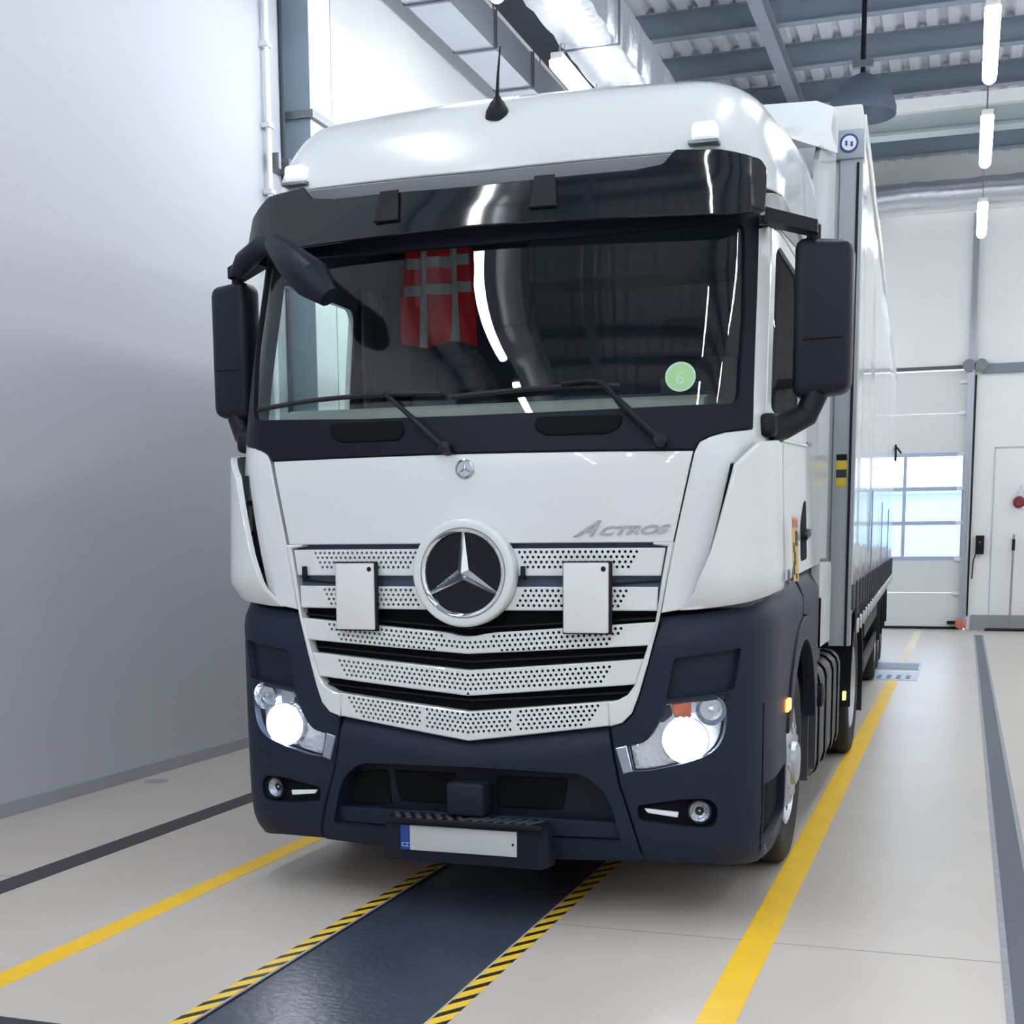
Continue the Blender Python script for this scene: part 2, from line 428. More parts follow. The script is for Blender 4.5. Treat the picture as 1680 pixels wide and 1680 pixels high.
# --- steel column beside the left wall
co = empty('steel_column', (-3.30, 5.1, 0), 0, 'blue grey painted steel column standing at the end of the left wall', 'column')
MB().box((-.20, -.10, 0), (.13, -.085, Zc)).box((-.20, .30, 0), (.13, .315, Zc)).box((-.04, -.085, 0), (-.025, .30, Zc)).build('profile', M_col, co, smooth=None)
MB().box((.115, -.085, 0), (.13, .30, Zc)).build('casing', M_wallw, co, smooth=None)
MB().box((-.22, -.13, 5.02), (.17, -.10, 5.08)).box((.13, -.10, 5.02), (.17, .42, 5.08)).build('strap', M_steel, co, smooth=None)
# pipe and cable on the left wall end
p_ = MB().tube([(XL+.05, 4.60, 0), (XL+.05, 4.60, Zc)], .022, 10)
pp = empty('conduit_pipe', (0, 0, 0), 0, 'thin white conduit pipe running up the end of the grey left wall', 'pipe')
p_.build('pipe', mat('pipe_white', (236, 238, 240), 0.3), pp)
for z in (4.35, 4.85, 5.45): MB().box((XL+.005, 4.56, z), (XL+.08, 4.64, z+.035)).build('clip', M_lampw, pp, smooth=None)
tag(MB().tube([(XL+.02, 4.90, 0), (XL+.02, 4.90, Zc)], .018, 8).build('wall_cable', mat('cable_dark', (46, 56, 70), 0.5), None), 'dark cable running straight up the edge of the left wall', 'cable')
bk = MB().box((XL, 4.66, 4.56), (XL+.02, 4.87, 4.68)).box((XL+.02, 4.66, 4.56), (XL+.10, 4.70, 4.68)).box((XL+.02, 4.83, 4.56), (XL+.10, 4.87, 4.68))
tag(bk.build('pipe_bracket', M_steel, None, smooth=None), 'small steel bracket on the left wall edge beside the roof marker lamp', 'bracket')

# --- purlins: one object each
for k in range(28):
    y = -24.78+1.62*k
    b = MB().box((-8.9, y-.075, Zc-.012), (8.9, y+.075, Zc)).box((-8.9, y-.008, Zc-.30), (8.9, y+.008, Zc-.012)).box((-8.9, y-.075, Zc-.312), (8.9, y+.075, Zc-.30))
    o = b.build('roof_purlin', M_beam, None, smooth=None)
    vis = y > 9
    tag(o, 'grey steel roof purlin crossing the ceiling under the ribbed deck', 'roof beam', 'roof purlins across the hall')
ra = MB().box((-.62, Yb, Zc-.52), (-.46, Yf, Zc-.50)).box((-.55, Yb, Zc-.50), (-.53, Yf, Zc-.32)).box((-.62, Yb, Zc-.335), (-.46, Yf, Zc-.315))
tag(ra.build('roof_girder', mat('girder_grey', (128, 134, 146), 0.5), None, smooth=None), 'long grey girder running lengthwise under the purlins beside the foil duct', 'roof beam')
# white crane beam across the hall near the far end
cb = empty('crane_beam', (0, 14.6, 7.28), 0, 'white crane beam crossing the hall high above the trailer', 'beam')
MB().box((-3.2, -.16, .06), (8.9, .16, .22)).build('top_flange', M_wallw, cb, smooth=None)
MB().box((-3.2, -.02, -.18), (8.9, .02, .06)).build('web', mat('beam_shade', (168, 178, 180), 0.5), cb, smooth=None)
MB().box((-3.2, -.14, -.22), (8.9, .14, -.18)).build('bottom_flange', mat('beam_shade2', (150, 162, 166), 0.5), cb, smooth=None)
for i in range(5):
    MB().tube([(-2+2.3*i, 0, .2), (-2+2.3*i, 0, Zc-7.3)], .012, 6).build('hanger', M_lampw, cb)
# ducts
M_galv = mat('galvanised_duct', (178, 184, 194), 0.34, metal=0.55, noise=0.08, nscale=1.5)
du = empty('air_duct', (-2.861, 0, 6.5), 0, 'galvanised square air duct running along the left wall below the ceiling', 'duct')
MB().box((-.205, -26, 0), (.205, 17.5, .345)).build('duct_body', M_galv, du, smooth=None)
for y in (-6, -3, 0, 3, 5.6, 6.8, 8.08, 9.3, 11.0):
    MB().box((-.215, y-.02, -.018), (.215, y+.02, .36)).build('duct_joint', mat('duct_joint_grey', (112, 118, 130), 0.4, metal=0.4), du, smooth=None)
    MB().tube([(.23, y, 0), (.23, y, Zc-6.52)], .008, 6).tube([(-.23, y, 0), (-.23, y, Zc-6.52)], .008, 6).build('hanger_rod', M_steel, du)
# second (crinkled foil) duct
nx, ny = 5, 240; vv = []; ff = []
sec = [(-.26, .46), (-.26, .02), (-.22, 0), (-.08, 0), (.08, 0), (.21, 0), (.25, .02), (.25, .46)]
for j in range(ny):
    y = -26+45.5*j/(ny-1)
    for (a, b) in sec: vv.append((a+random.uniform(-.009, .009), y, b+random.uniform(-.016, .016)))
for j in range(ny-1):
    for i in range(len(sec)-1): ff.append((j*8+i, j*8+i+1, (j+1)*8+i+1, (j+1)*8+i))
    ff.append((j*8+7, j*8, (j+1)*8, (j+1)*8+7))
fd = empty('foil_duct', (-1.38, 0, 6.02), 0, 'silver foil wrapped ventilation duct running lengthwise above the left lamps', 'duct')
o = link_mesh('foil_wrap', vv, ff, mat('foil', (214, 218, 226), 0.28, metal=0.75, bump=0.9, bscale=14), fd, 60)
for y in (-4, -1, 2, 5, 7.0, 9.5, 12, 15): MB().box((-.27, y-.012, -.03), (.27, y+.012, -.014)).box((-.285, y-.012, -.03), (-.265, y+.012, .5)).box((.265, y-.012, -.03), (.285, y+.012, .5)).build('duct_band', M_steel, fd, smooth=None)
ct = MB().box((-2.40, -26, 6.60), (-2.02, 18, 6.62)).box((-2.40, -26, 6.62), (-2.38, 18, 6.85)).box((-2.04, -26, 6.62), (-2.02, 18, 6.85))  # dark trough fills the dark band between the two ducts
tag(ct.build('dark_trough', mat('trough_dark', (22, 29, 40), 0.7, spec=.2), None, smooth=None), 'dark trough running between the square duct and the foil duct', 'cable tray')
# foil duct across the far end
vv = []; ff = []; n = 60
for j in range(n):
    x = -3.3+12*j/(n-1)
    for k in range(10):
        a = 2*PI*k/10; r = .21+random.uniform(-.02, .02); vv.append((x, math.cos(a)*r, math.sin(a)*r))
for j in range(n-1):
    for k in range(10): ff.append((j*10+k, j*10+(k+1) % 10, (j+1)*10+(k+1) % 10, (j+1)*10+k))
o = link_mesh('foil_pipe', vv, ff, MATS['foil'], None, 60); o.location = (0, 19.4, 7.42)
tag(o, 'crinkled foil pipe crossing in front of the far wall above the door', 'duct')
# hanging exhaust hood behind the trailer
hd = empty('extraction_hood', (.62, 12.0, 6.68), 0, 'dark grey dome shaped hood hanging from a rod above the trailer', 'extraction hood')
MB().lathe([(.40, -.05), (.40, .03), (.37, .13), (.30, .26), (.20, .36), (.07, .42), (.0, .42)], (0, 0, 0), (0, 0, 1), 28).build('dome', mat('hood_grey', (82, 92, 108), 0.5), hd, smooth=40)
MB().tube([(0, 0, .44), (0, 0, Zc-6.7)], .03, 8).build('rod', M_black, hd)
MB().box((-.12, -.035, .5), (.12, .035, .58)).build('clamp', M_steel, hd, smooth=None)

# --- lamps
LEN = 1.62; LZ = 5.75
def lamp_build(x, y, label, group, wz, wx=0.0):
    r = empty('ceiling_lamp', (x, y, LZ), 0, label, 'ceiling lamp', group)
    MB().box((-.055, -LEN/2, .04), (.055, LEN/2, .10), .008).build('lamp_housing', M_lampw, r)
    poly = [(.062*math.cos(a), .062*math.sin(a)-.0) for a in [PI+PI*k/8 for k in range(9)]]
    MB().prism(poly+[(.062, .035), (-.062, .035)], lambda a, b: (a, -LEN/2, b), lambda a, b: (a, LEN/2, b)).build('lamp_diffuser', M_tube, r, smooth=40)
    for yy in (-.55, .55): MB().tube([(0, yy, .1), (0, yy, wz)], .004, 5).build('hanger_wire', M_steel, r)
    return r
LG = 'hanging tube lamps'
LR = lamp_build(2.035, 7.42, 'bright tube lamp hanging above the right aisle, uppermost of its row', LG, Zc-LZ)
LL = lamp_build(-1.56, 7.38, 'bright tube lamp hanging beside the foil duct above the truck roof', LG, .25)
def lamp_copy(src, x, y, label):
    r = src.copy(); COL.objects.link(r); r.location = (x, y, LZ); r['label'] = label; r['group'] = LG
    for ch in src.children:
        c = ch.copy(); COL.objects.link(c); c.parent = r
    return r
lamp_copy(LR, 2.035, 10.32, 'bright tube lamp hanging above the right aisle, middle of its row')
lamp_copy(LR, 2.035, 13.96, 'bright tube lamp hanging above the right aisle, nearest the far wall')
for y in (11.0, 14.4, 17.6): lamp_copy(LL, -1.56, y, 'tube lamp hanging over the trailer behind the truck cab')
lamp_copy(LL, -1.56, 4.2, 'unseen tube lamp added behind the camera as fill light')
for y in (-0.9, -3.9, -6.5, -9.45, -12.6, -15.75, -18.9, -22.0): lamp_copy(LL, -1.60, y, 'unseen tube lamp added behind the camera as fill light')
for y in (4.4, 1.2, -3.9, -6.5, -9.45, -12.6, -15.75, -18.9, -22.0): lamp_copy(LR, 2.035, y, 'unseen tube lamp added behind the camera as fill light')
for x, y in ((.25, -10.4), (.25, -13.6), (.25, -16.8), (-2.6, -11.0), (-2.6, -14.2)): lamp_copy(LR, x, y, 'unseen tube lamp added behind the camera as fill light')  # extra rows added out of view to fill the left side
for y in (18.4, 15.0, 11.2, 8.0, 4.7, -1.5, -4.6, -7.7): lamp_copy(LR, 5.6, y, 'unseen tube lamp added over the right lane for light from that side')  # out-of-view row added to brighten the hall from the right

# --- floor markings, channels, pit
M_yel = pattern_mat('line_yellow', (236, 190, 20), (196, 172, 96), lambda nt, x, y, z: mathn(nt, 'MULTIPLY', mathn(nt, 'SUBTRACT', y, 6.0), 0.07), 0.5)
def strip(name, x0, x1, y0, y1, m, label, cat, z=0.0015, z0=-.01):
    return tag(MB().box((x0, y0, z0), (x1, y1, z)).build(name, m, None, smooth=None), label, cat)
M_yel = mat('line_yellow_paint', (238, 192, 24), 0.45, noise=0.12, nscale=6)
strip('floor_line', 1.185, 1.315, -6, 10.9, M_yel, 'wide yellow line painted on the floor along the right side of the truck', 'floor marking')
strip('floor_line', 1.19, 1.31, 13.3, Yf-.3, mat('line_yellow_worn', (226, 208, 176), 0.5), 'worn pale stretch of yellow floor line in front of the far door', 'floor marking')
strip('floor_line', -1.41, -1.295, -6, Yf-.3, M_yel, 'yellow line painted on the floor along the left side of the truck', 'floor marking')
def diag(nt, x, y, z):
    u = mathn(nt, 'MULTIPLY', mathn(nt, 'SUBTRACT', y, mathn(nt, 'MULTIPLY', x, 1.53)), 7.1)
    return mathn(nt, 'GREATER_THAN', mathn(nt, 'FRACT', u), 0.60)
M_haz = pattern_mat('hazard_tape', (236, 196, 50), (24, 24, 28), diag, 0.5)
strip('hazard_tape', -.50, -.44, -6, 15, M_haz, 'yellow and black striped hazard tape along the left edge of the pit', 'hazard tape')
strip('hazard_tape', .33, .395, -6, 15, M_haz, 'yellow and black striped hazard tape along the right edge of the pit', 'hazard tape')
M_pit = mat('pit_cover_dark', (58, 66, 82), 0.36, spec=0.5, noise=0.35, nscale=3.5, bump=0.25, bscale=30)
strip('pit_cover', -.42, .31, -6, 15, M_pit, 'dark smudged cover over the inspection pit between the hazard tapes', 'pit cover', -.004, -.012)
M_pedge = mat('pit_edge_dark', (62, 68, 78), .5)
strip('trim_5', -.43, -.42, -6, 15, M_pedge, None, None, .001)['kind'] = 'structure'
strip('trim_6', .31, .32, -6, 15, M_pedge, None, None, .001)['kind'] = 'structure'
def grate(nt, x, y, z):
    a = mathn(nt, 'GREATER_THAN', mathn(nt, 'FRACT', mathn(nt, 'MULTIPLY', y, 38.0)), 0.5)
    b = mathn(nt, 'GREATER_THAN', mathn(nt, 'FRACT', mathn(nt, 'MULTIPLY', x, 38.0)), 0.4)
    return mathn(nt, 'MULTIPLY', a, b)
M_grate = pattern_mat('drain_grate', (62, 64, 68), (18, 18, 20), grate, 0.55)
strip('drain_channel', -2.36, -2.20, -6, Yf-.4, M_grate, 'narrow black drain grate in the floor left of the truck', 'floor drain', .003)
dr = empty('drain_channel', (2.25, 0, 0), 0, 'dark grey channel strip in the floor along the right aisle', 'floor drain')
MB().box((-.05, -6, -.01), (.062, 18.9, .002)).build('channel_fill', mat('asphalt_fill', (92, 96, 106), 0.7, noise=0.3, nscale=60), dr, smooth=None)
M_edge = mat('channel_edge', (142, 146, 152), 0.5, noise=0.35, nscale=25)
for x in (-.075, .062): MB().box((x, -6, -.01), (x+.025, 18.9, .003)).build('channel_edge', M_edge, dr, smooth=None)
strip('floor_gap', -3.3, -.5, -1.735, -1.665, mat('gap_dark', (44, 50, 58), 0.6), 'dark cross channel in the floor at the lower left corner', 'floor drain', .002)
tag(MB().lathe([(.085, -.005), (.085, .003), (.06, .004), (0, .004)], (-3.21, 2.49, 0), (0, 0, 1), 24).build('drain_cover', mat('cap_grey', (158, 158, 160), 0.5), None), 'small round grey cap set in the floor near the left wall', 'drain cover')
for (y0, y1, lab) in ((10.75, 11.75, 'slotted steel roller grate in the floor, nearer of the two by the trailer'), (12.05, 13.2, 'grey steel floor plate behind the roller grate by the trailer')):
    r = empty('brake_tester', (1.2, y0, 0), 0, lab, 'floor grate')
    MB().box((-.75, 0, -.01), (.31, y1-y0, .006)).build('frame', mat('grate_frame', (168, 182, 204), 0.4), r, smooth=None)
    if y0 < 12:
        for i in range(9): MB().box((-.70+.11*i, .12, .004), (-.65+.11*i, .55, .010)).build('slot', mat('slot_blue', (92, 112, 150), 0.5), r, smooth=None)
    else: MB().box((-.72, .06, .004), (.28, y1-y0-.25, .010)).build('plate', mat('plate_grey', (120, 132, 148), 0.5), r, smooth=None)
struct('trim_7', MB().box((-9, -.024, -.01), (-2.36, -.016, .0006)).box((.40, -.024, -.01), (2.17, -.016, .0006)).box((2.32, -.024, -.01), (9, -.016, .0006)), mat('floor_joint', (150, 148, 146), 0.7), smooth=None)

# --- small things at the far wall
bx = empty('switch_box', (2.23, Yf-.05, 1.52), 0, 'black door control box mounted on the white wall right of the door', 'switch box')
MB().box((-.07, -.05, -.16), (.075, .05, .17), .01).build('case', M_black, bx)
MB().lathe([(.018, 0), (.018, .015), (0, .015)], (0, -.05, .05), (0, -1, 0), 14).build('button', M_steel, bx)
MB().tube([(-.06, 0, -.14), (-.10, .02, -.3), (-.11, .03, -.6)], .012, 6).build('cable', M_black, bx)
br = empty('squeegee', (2.78, Yf-.25, 0), 0, 'long handled squeegee leaning on the far wall with black grip', 'squeegee')
MB().tube([(0, -.02, .03), (.02, .19, 1.70)], .018, 8).build('handle', mat('handle_grey', (150, 146, 146), 0.4), br)
MB().tube([(.0167, .155, 1.42), (.0193, .18, 1.62)], .027, 8).build('grip', M_black, br)
MB().box((-.40, -.06, 0), (.60, 0.0, .05), .01).build('blade', M_rubber, br)
fe = empty('fire_extinguisher_hose', (2.86, Yf-.06, 2.27), 0, 'dark red round bell hanging from a white cord on the far wall', 'bell')
MB().lathe([(0, -.05), (.07, -.05), (.10, -.02), (.105, .02), (.06, .055), (0, .06)], (0, 0, 0), (0, 1, 0), 20).build('bell_body', mat('bell_red', (128, 34, 48), 0.4), fe)
fe.name = 'wall_bell'
MB().tube([(-.05, 0, .07), (.02, 0, .30), (.09, 0, .07)], .010, 6).build('cord', M_lampw, fe)
tag(MB().box((2.36, Yf-.34, 0.0), (4.2, Yf-.27, .035), .008).build('floor_threshold', M_rubber, None), 'black rubber threshold strip on the floor at the far wall right of the door', 'threshold')

# ================================================================== THE TRACTOR UNIT
T = empty('truck', (0, 0, 0), 0, 'white truck tractor unit with dark blue bumper parked over the pit', 'truck')
NSURF = lambda s, z, o: PO(s, z, o)
def frontplane(x, z, y):  # flat things on the nose
    return Vector((x, y, z))

# ---- white body panels
ring_r = .215
hood = [(-.955,1.962),(-.47,1.965),(0,1.966),(.47,1.963),(.965,1.957),(.88,1.597)]
cut = [(math.cos(a)*ring_r, 1.475+math.sin(a)*ring_r) for a in [math.asin((1.597-1.475)/ring_r)+k*(PI-2*math.asin((1.597-1.475)/ring_r))/16 for k in range(17)]]
hood += cut + [(-.87,1.597)]
sheet('hood_panel', hood, M_white, T, th=.03, res=.07)
# corner panel + fin, per side
def edge_s(z): return .985+(z-1.4)*.265
for sg in (1, -1):
    poly = [(.972,1.955),(.99,1.992),(1.03,2.012),(1.09,2.028),(1.235,2.045),(1.235,2.868),(1.325,2.90),(1.325,1.905),(edge_s(1.905),1.905),(edge_s(1.40),1.40),(.93,1.33),(.824,1.312),(.886,1.597)]
    if sg < 0: poly = mirror(poly)
    sheet('corner_panel', poly, M_white, T, th=.03, res=.06)
    lou = [(edge_s(1.91)-.03,1.925),(edge_s(1.34)-.03,1.33),(1.36,1.33),(1.36,1.925)]
    if sg < 0: lou = mirror(lou)
    cp = sheet('vent_recess', lou, mat('vent_dark', (52, 62, 76), 0.5), T, off=-.035, th=.01, res=.06)
    for zz in (1.50, 1.64, 1.78, 1.91):
        bar = [(edge_s(zz)-.03, zz), (1.34, zz), (1.34, zz+.018), (edge_s(zz)-.03, zz+.018)]
        if sg < 0: bar = mirror(bar)
        sheet('vent_slat', bar, M_black, cp, off=-.008, th=.02, res=.1)
    fin = [(1.34,2.005),(1.40,2.0),(1.56,1.99),(1.56,1.405),(1.33,1.385),(1.163,1.352),(.965,1.326),(.90,1.323),(.965,1.40),(edge_s(1.55)-.006,1.55),(edge_s(1.9)-.006,1.90),(1.21,1.985)]
    def fo(s, z):
        a = abs(s); d = a-(edge_s(min(z, 1.95)))
        k = max(0, min(1, (1.60-a)/.35)); low = max(0, min(1, (z-1.325)/.10))
        return .003+.062*k*low
    if sg < 0: fin = mirror(fin)
    sheet('air_deflector_fin', fin, M_white, T, off=fo, th=.028, res=.05)

# ---- cowl (black panel under the windscreen) and A-pillar frame with the glass opening
glass_open = fillet([(-1.10,2.150),(-.5,2.128),(0,2.124),(.5,2.128),(1.150,2.142),(1.166,2.5),(1.150,2.872),(.5,2.850),(0,2.845),(-.5,2.850),(-1.15,2.872),(-1.166,2.5)], [.05,0,0,0,.05,0,.03,0,0,0,.03,0])
frame = [(-1.235,2.05),(-1.09,2.032),(-1.03,2.016),(-.99,1.996),(-.965,1.966),(-.47,1.969),(0,1.970),(.47,1.967),(.968,1.962),(.99,1.996),(1.03,2.016),(1.09,2.032),(1.235,2.05),(1.235,2.99),(0,3.0),(-1.235,2.99)]
sheet('windscreen_frame', frame, mat('frame_black', (17, 21, 34), 0.42, spec=.14), T, holes=[glass_open], th=.02, res=.07, off=.002)
_wv = []; _wf = []; _nw, _nh = 72, 26
for _j in range(_nh+1):
    for _i in range(_nw+1): _wv.append(PO(-1.185+2.37*_i/_nw, 2.105+(2.895-2.105)*_j/_nh, -.012))
for _j in range(_nh):
    for _i in range(_nw): _a2 = _j*(_nw+1)+_i; _wf.append((_a2, _a2+1, _a2+_nw+2, _a2+_nw+1))
link_mesh('windscreen', _wv, _wf, M_glass, T, 60)
for poly in ([(-.665,2.112),(-.30,2.112),(-.285,2.07),(-.31,2.03),(-.60,2.03),(-.655,2.06)], [(.31,2.106),(.675,2.106),(.67,2.06),(.62,2.03),(.35,2.03),(.30,2.06)]):
    sheet('grip_recess', fillet(poly, .03), M_void, T, th=.012, off=.010, res=.05)
# wipers
def SP(s, z, o): return PO(s, z, o)
for pts, blade in (([(-.080,1.985),(-.215,2.094),(-.33,2.185),(-.385,2.222)], [(-1.045,2.190),(-.72,2.216),(-.385,2.222),(-.12,2.215)]),
                   ([(.835,1.994),(.669,2.144),(.60,2.215),(.54,2.235),(.42,2.228)], [(-.07,2.198),(.2,2.214),(.42,2.222),(.66,2.218)])):
    w = MB().tube([SP(a, b, .035) for a, b in smooth_curve(pts, 5)], [.016]*6+[.011]*(len(smooth_curve(pts, 5))-6), 8).build('wiper_arm', M_black, T)
    bl = smooth_curve(blade, 6)
    MB().tube([SP(a, b, .018) for a, b in bl], .011, 6).tube([SP(a, b, .006) for a, b in bl], .006, 4).build('wiper_blade', M_rubber, w)
    MB().lathe([(.026, -.02), (.026, .03), (0, .035)], SP(*pts[0], .02), PN(*pts[0]), 14).build('wiper_pivot', M_black, w)

# ---- roof
roof = [(-SEND,3.03),(-1.58,3.09),(-1.30,3.05),(-1.25,3.14),(-1.05,3.172),(-.86,3.170),(0,3.158),(.86,3.170),(1.05,3.172),(1.25,3.14),(1.30,3.05),(1.58,3.09),(SEND,3.03),(SEND,3.597),(0,3.597),(-SEND,3.597)]
v, f = sheet_geo(roof, th=.03, res=.055)
n0 = len(v); lp = [P(-SEND+2*SEND*k/60, 3.597) for k in range(61)]
v += lp; f.append(tuple(range(n0, n0+61)))
link_mesh('roof_panel', v, f, M_white, T, 35)
# brow: the face under the roof front edge
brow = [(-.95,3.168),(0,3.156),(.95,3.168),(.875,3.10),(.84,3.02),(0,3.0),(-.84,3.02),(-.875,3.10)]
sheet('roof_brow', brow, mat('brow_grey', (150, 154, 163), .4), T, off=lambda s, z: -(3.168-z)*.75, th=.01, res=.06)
# sun visor, smoked
def vo_(s, z): return .100
visor = [(-1.15,3.05),(-1.05,3.120),(-.87,3.135),(-.815,3.085),(-.7,3.070),(0,3.058),(.70,3.070),(.815,3.085),(.87,3.135),(1.03,3.128),(1.17,3.10),(1.19,3.07),(1.172,2.888),(1.05,2.862),(.6,2.868),(0,2.880),(-.6,2.868),(-1.05,2.862),(-1.172,2.888)]
vs = sheet('sun_visor', fillet(visor, .012), M_visor, T, off=vo_, th=.012, res=.05)
for s in (-.42, .30): sheet('visor_bracket', [(s-.03,3.07),(s+.06,3.07),(s+.07,2.93),(s-.05,2.93)], M_black, vs, off=.118, th=.01)
for sg in (1, -1):
    p = [(1.235,2.99),(1.20,3.06),(1.285,3.025),(1.42,3.06),(1.58,3.082),(1.85,3.07),(2.05,3.03),(2.30,2.96),(1.33,2.90),(1.235,2.88)]
    sheet('roof_side_trim', p if sg > 0 else mirror(p), mat('trim_grey', (62, 66, 76), 0.35), T, off=.004, th=.02, res=.07)
    # marker lamps
    q = PO(sg*1.0, 3.225, .0)
    mk = MB().box((q.x-.052, q.y-.045, q.z-.022), (q.x+.052, q.y+.06, q.z+.055), .02).build('marker_lamp', mat('marker_white', (245, 247, 250), 0.12, emit=(235, 240, 255), es=.25), T)
    MB().box((q.x-.062, q.y-.05, q.z-.036), (q.x+.062, q.y+.06, q.z-.020), .004).build('lamp_base', M_steel, mk)
# aerial
q = PO(.02, 3.41, 0)
an = MB().lathe([(.055, 0), (.05, .03), (.028, .065), (.012, .085), (0, .09)], q+Vector((0, .02, -.01)), Vector((.15, -.45, 1)), 20).build('aerial', M_black, T)
MB().tube([q+Vector((.012, -.02, .06)), q+Vector((.022, -.035, .15)), q+Vector((.038, -.05, .255))], [.009, .006, .003], 8).build('whip', M_black, an)

# ---- doors, quarter panels
for sg in (1, -1):
    win = fillet([(1.37,2.13),(1.375,2.80),(1.42,2.835),(2.25,2.835),(2.30,2.80),(2.32,2.20),(2.26,2.13)], .04)
    door_p = [(1.33,1.405),(2.56,1.455),(2.56,2.90),(1.33,2.895)]
    if sg < 0: win, door_p = mirror(win), mirror(door_p)
    dp = sheet('cab_door', door_p, M_white, T, holes=[win], th=.03, res=.08, off=.0)
    sheet('door_window', [(a+sg*(.02 if abs(a) > 1.8 else -.02), b+(.02 if b > 2.5 else -.02)) for a, b in win], M_sglass if sg < 0 else glass('tinted_side_glass', (.12, .15, .17), 1.22, .10), dp, off=-.015, th=.005, res=.1)
    h = fillet([(2.30,1.50),(2.53,1.51),(2.53,1.80),(2.45,1.79),(2.30,1.68)], .03)
    hh = sheet('handle_recess', h if sg > 0 else mirror(h), M_void, dp, off=.004, th=.01, res=.08)
    hb = fillet([(2.33,1.60),(2.50,1.62),(2.50,1.66),(2.33,1.63)], .01)
    sheet('door_handle', hb if sg > 0 else mirror(hb), M_black, hh, off=.03, th=.02, res=.08)
    qp = [(2.575,1.455),(SEND,1.475),(SEND,3.02),(2.575,2.98)]
    sheet('quarter_panel', qp if sg > 0 else mirror(qp), M_white, T, th=.03, res=.09)
    up = [(1.34,2.905),(2.30,2.97),(2.56,2.975),(2.56,2.91)]
    sheet('door_top_panel', up if sg > 0 else mirror(up), M_white, T, th=.03, res=.09)
    # pressed waist line, hinge
    wl = [(1.60,2.02),(2.55,2.06),(2.55,2.075),(1.60,2.04)]
    sheet('waist_crease', wl if sg > 0 else mirror(wl), M_white, dp, off=.012, th=.012, c=.003, res=.08)
    hg = [(2.60,2.075),(2.80,2.085),(2.80,2.10),(2.60,2.09)]
    sheet('hinge_slot', hg if sg > 0 else mirror(hg), M_steel, T, off=.006, th=.006, c=.002, res=.1)
    # side deflector behind the cab, lower fairing
    b = MB().prism([(2.27,1.50),(2.77,1.50),(2.77,3.76),(2.40,3.76),(2.27,3.60)], lambda y, z: (sg*(1.175+.045*(y-2.27)/.55+.0), y, z), lambda y, z: (sg*(1.145+.045*(y-2.27)/.55), y, z))
    b.build('side_deflector', M_white, T, smooth=None)
    b = MB().prism([(2.13,1.02),(2.80,1.02),(2.80,1.44),(2.74,1.48),(2.13,1.48)], lambda y, z: (sg*(1.245), y, z), lambda y, z: (sg*1.20, y, z))
    b.build('lower_fairing', mat('fairing_grey', (196, 200, 202), 0.35), T, smooth=None)
# roof air deflector
rd = MB()
sec = [(1.35, 3.57), (1.9, 3.68), (2.15, 3.775), (2.27, 3.92), (2.55, 3.955), (2.55, 3.76)]
xs = [(-1.24, .05), (-1.15, .012), (-.6, 0), (0, 0), (.6, 0), (1.15, .012), (1.24, .05)]
vv = []; ff = []
for x, dz in xs:
    for (y, z) in sec: vv.append((x*(1.0 if y > 2.0 else .82), y+abs(x)*.04, z-dz))
for i in range(len(xs)-1):
    for k in range(6): ff.append((i*6+k, i*6+(k+1) % 6, (i+1)*6+(k+1) % 6, (i+1)*6+k))
ff.append(tuple(range(6))); ff.append(tuple(range(36, 42)))
rd.add(vv, ff); rd.build('roof_deflector', M_white, T, smooth=30)
MB().box((-1.0, 2.25, 3.45), (1.0, 2.5, 3.78)).build('deflector_mount', M_white, T, smooth=None)

# ---- grille
def slat_z(s, edge, mid): return mid+(edge-mid)*min(1, abs(s)/.82)
sm = [(1.575,1.575,1.462,1.462,.85),(1.415,1.418,1.318,1.270,.815),(1.275,1.216,1.180,1.133,.805),(1.123,1.063,1.018,.954,.755),(.946,.886,.844,.760,.612)]
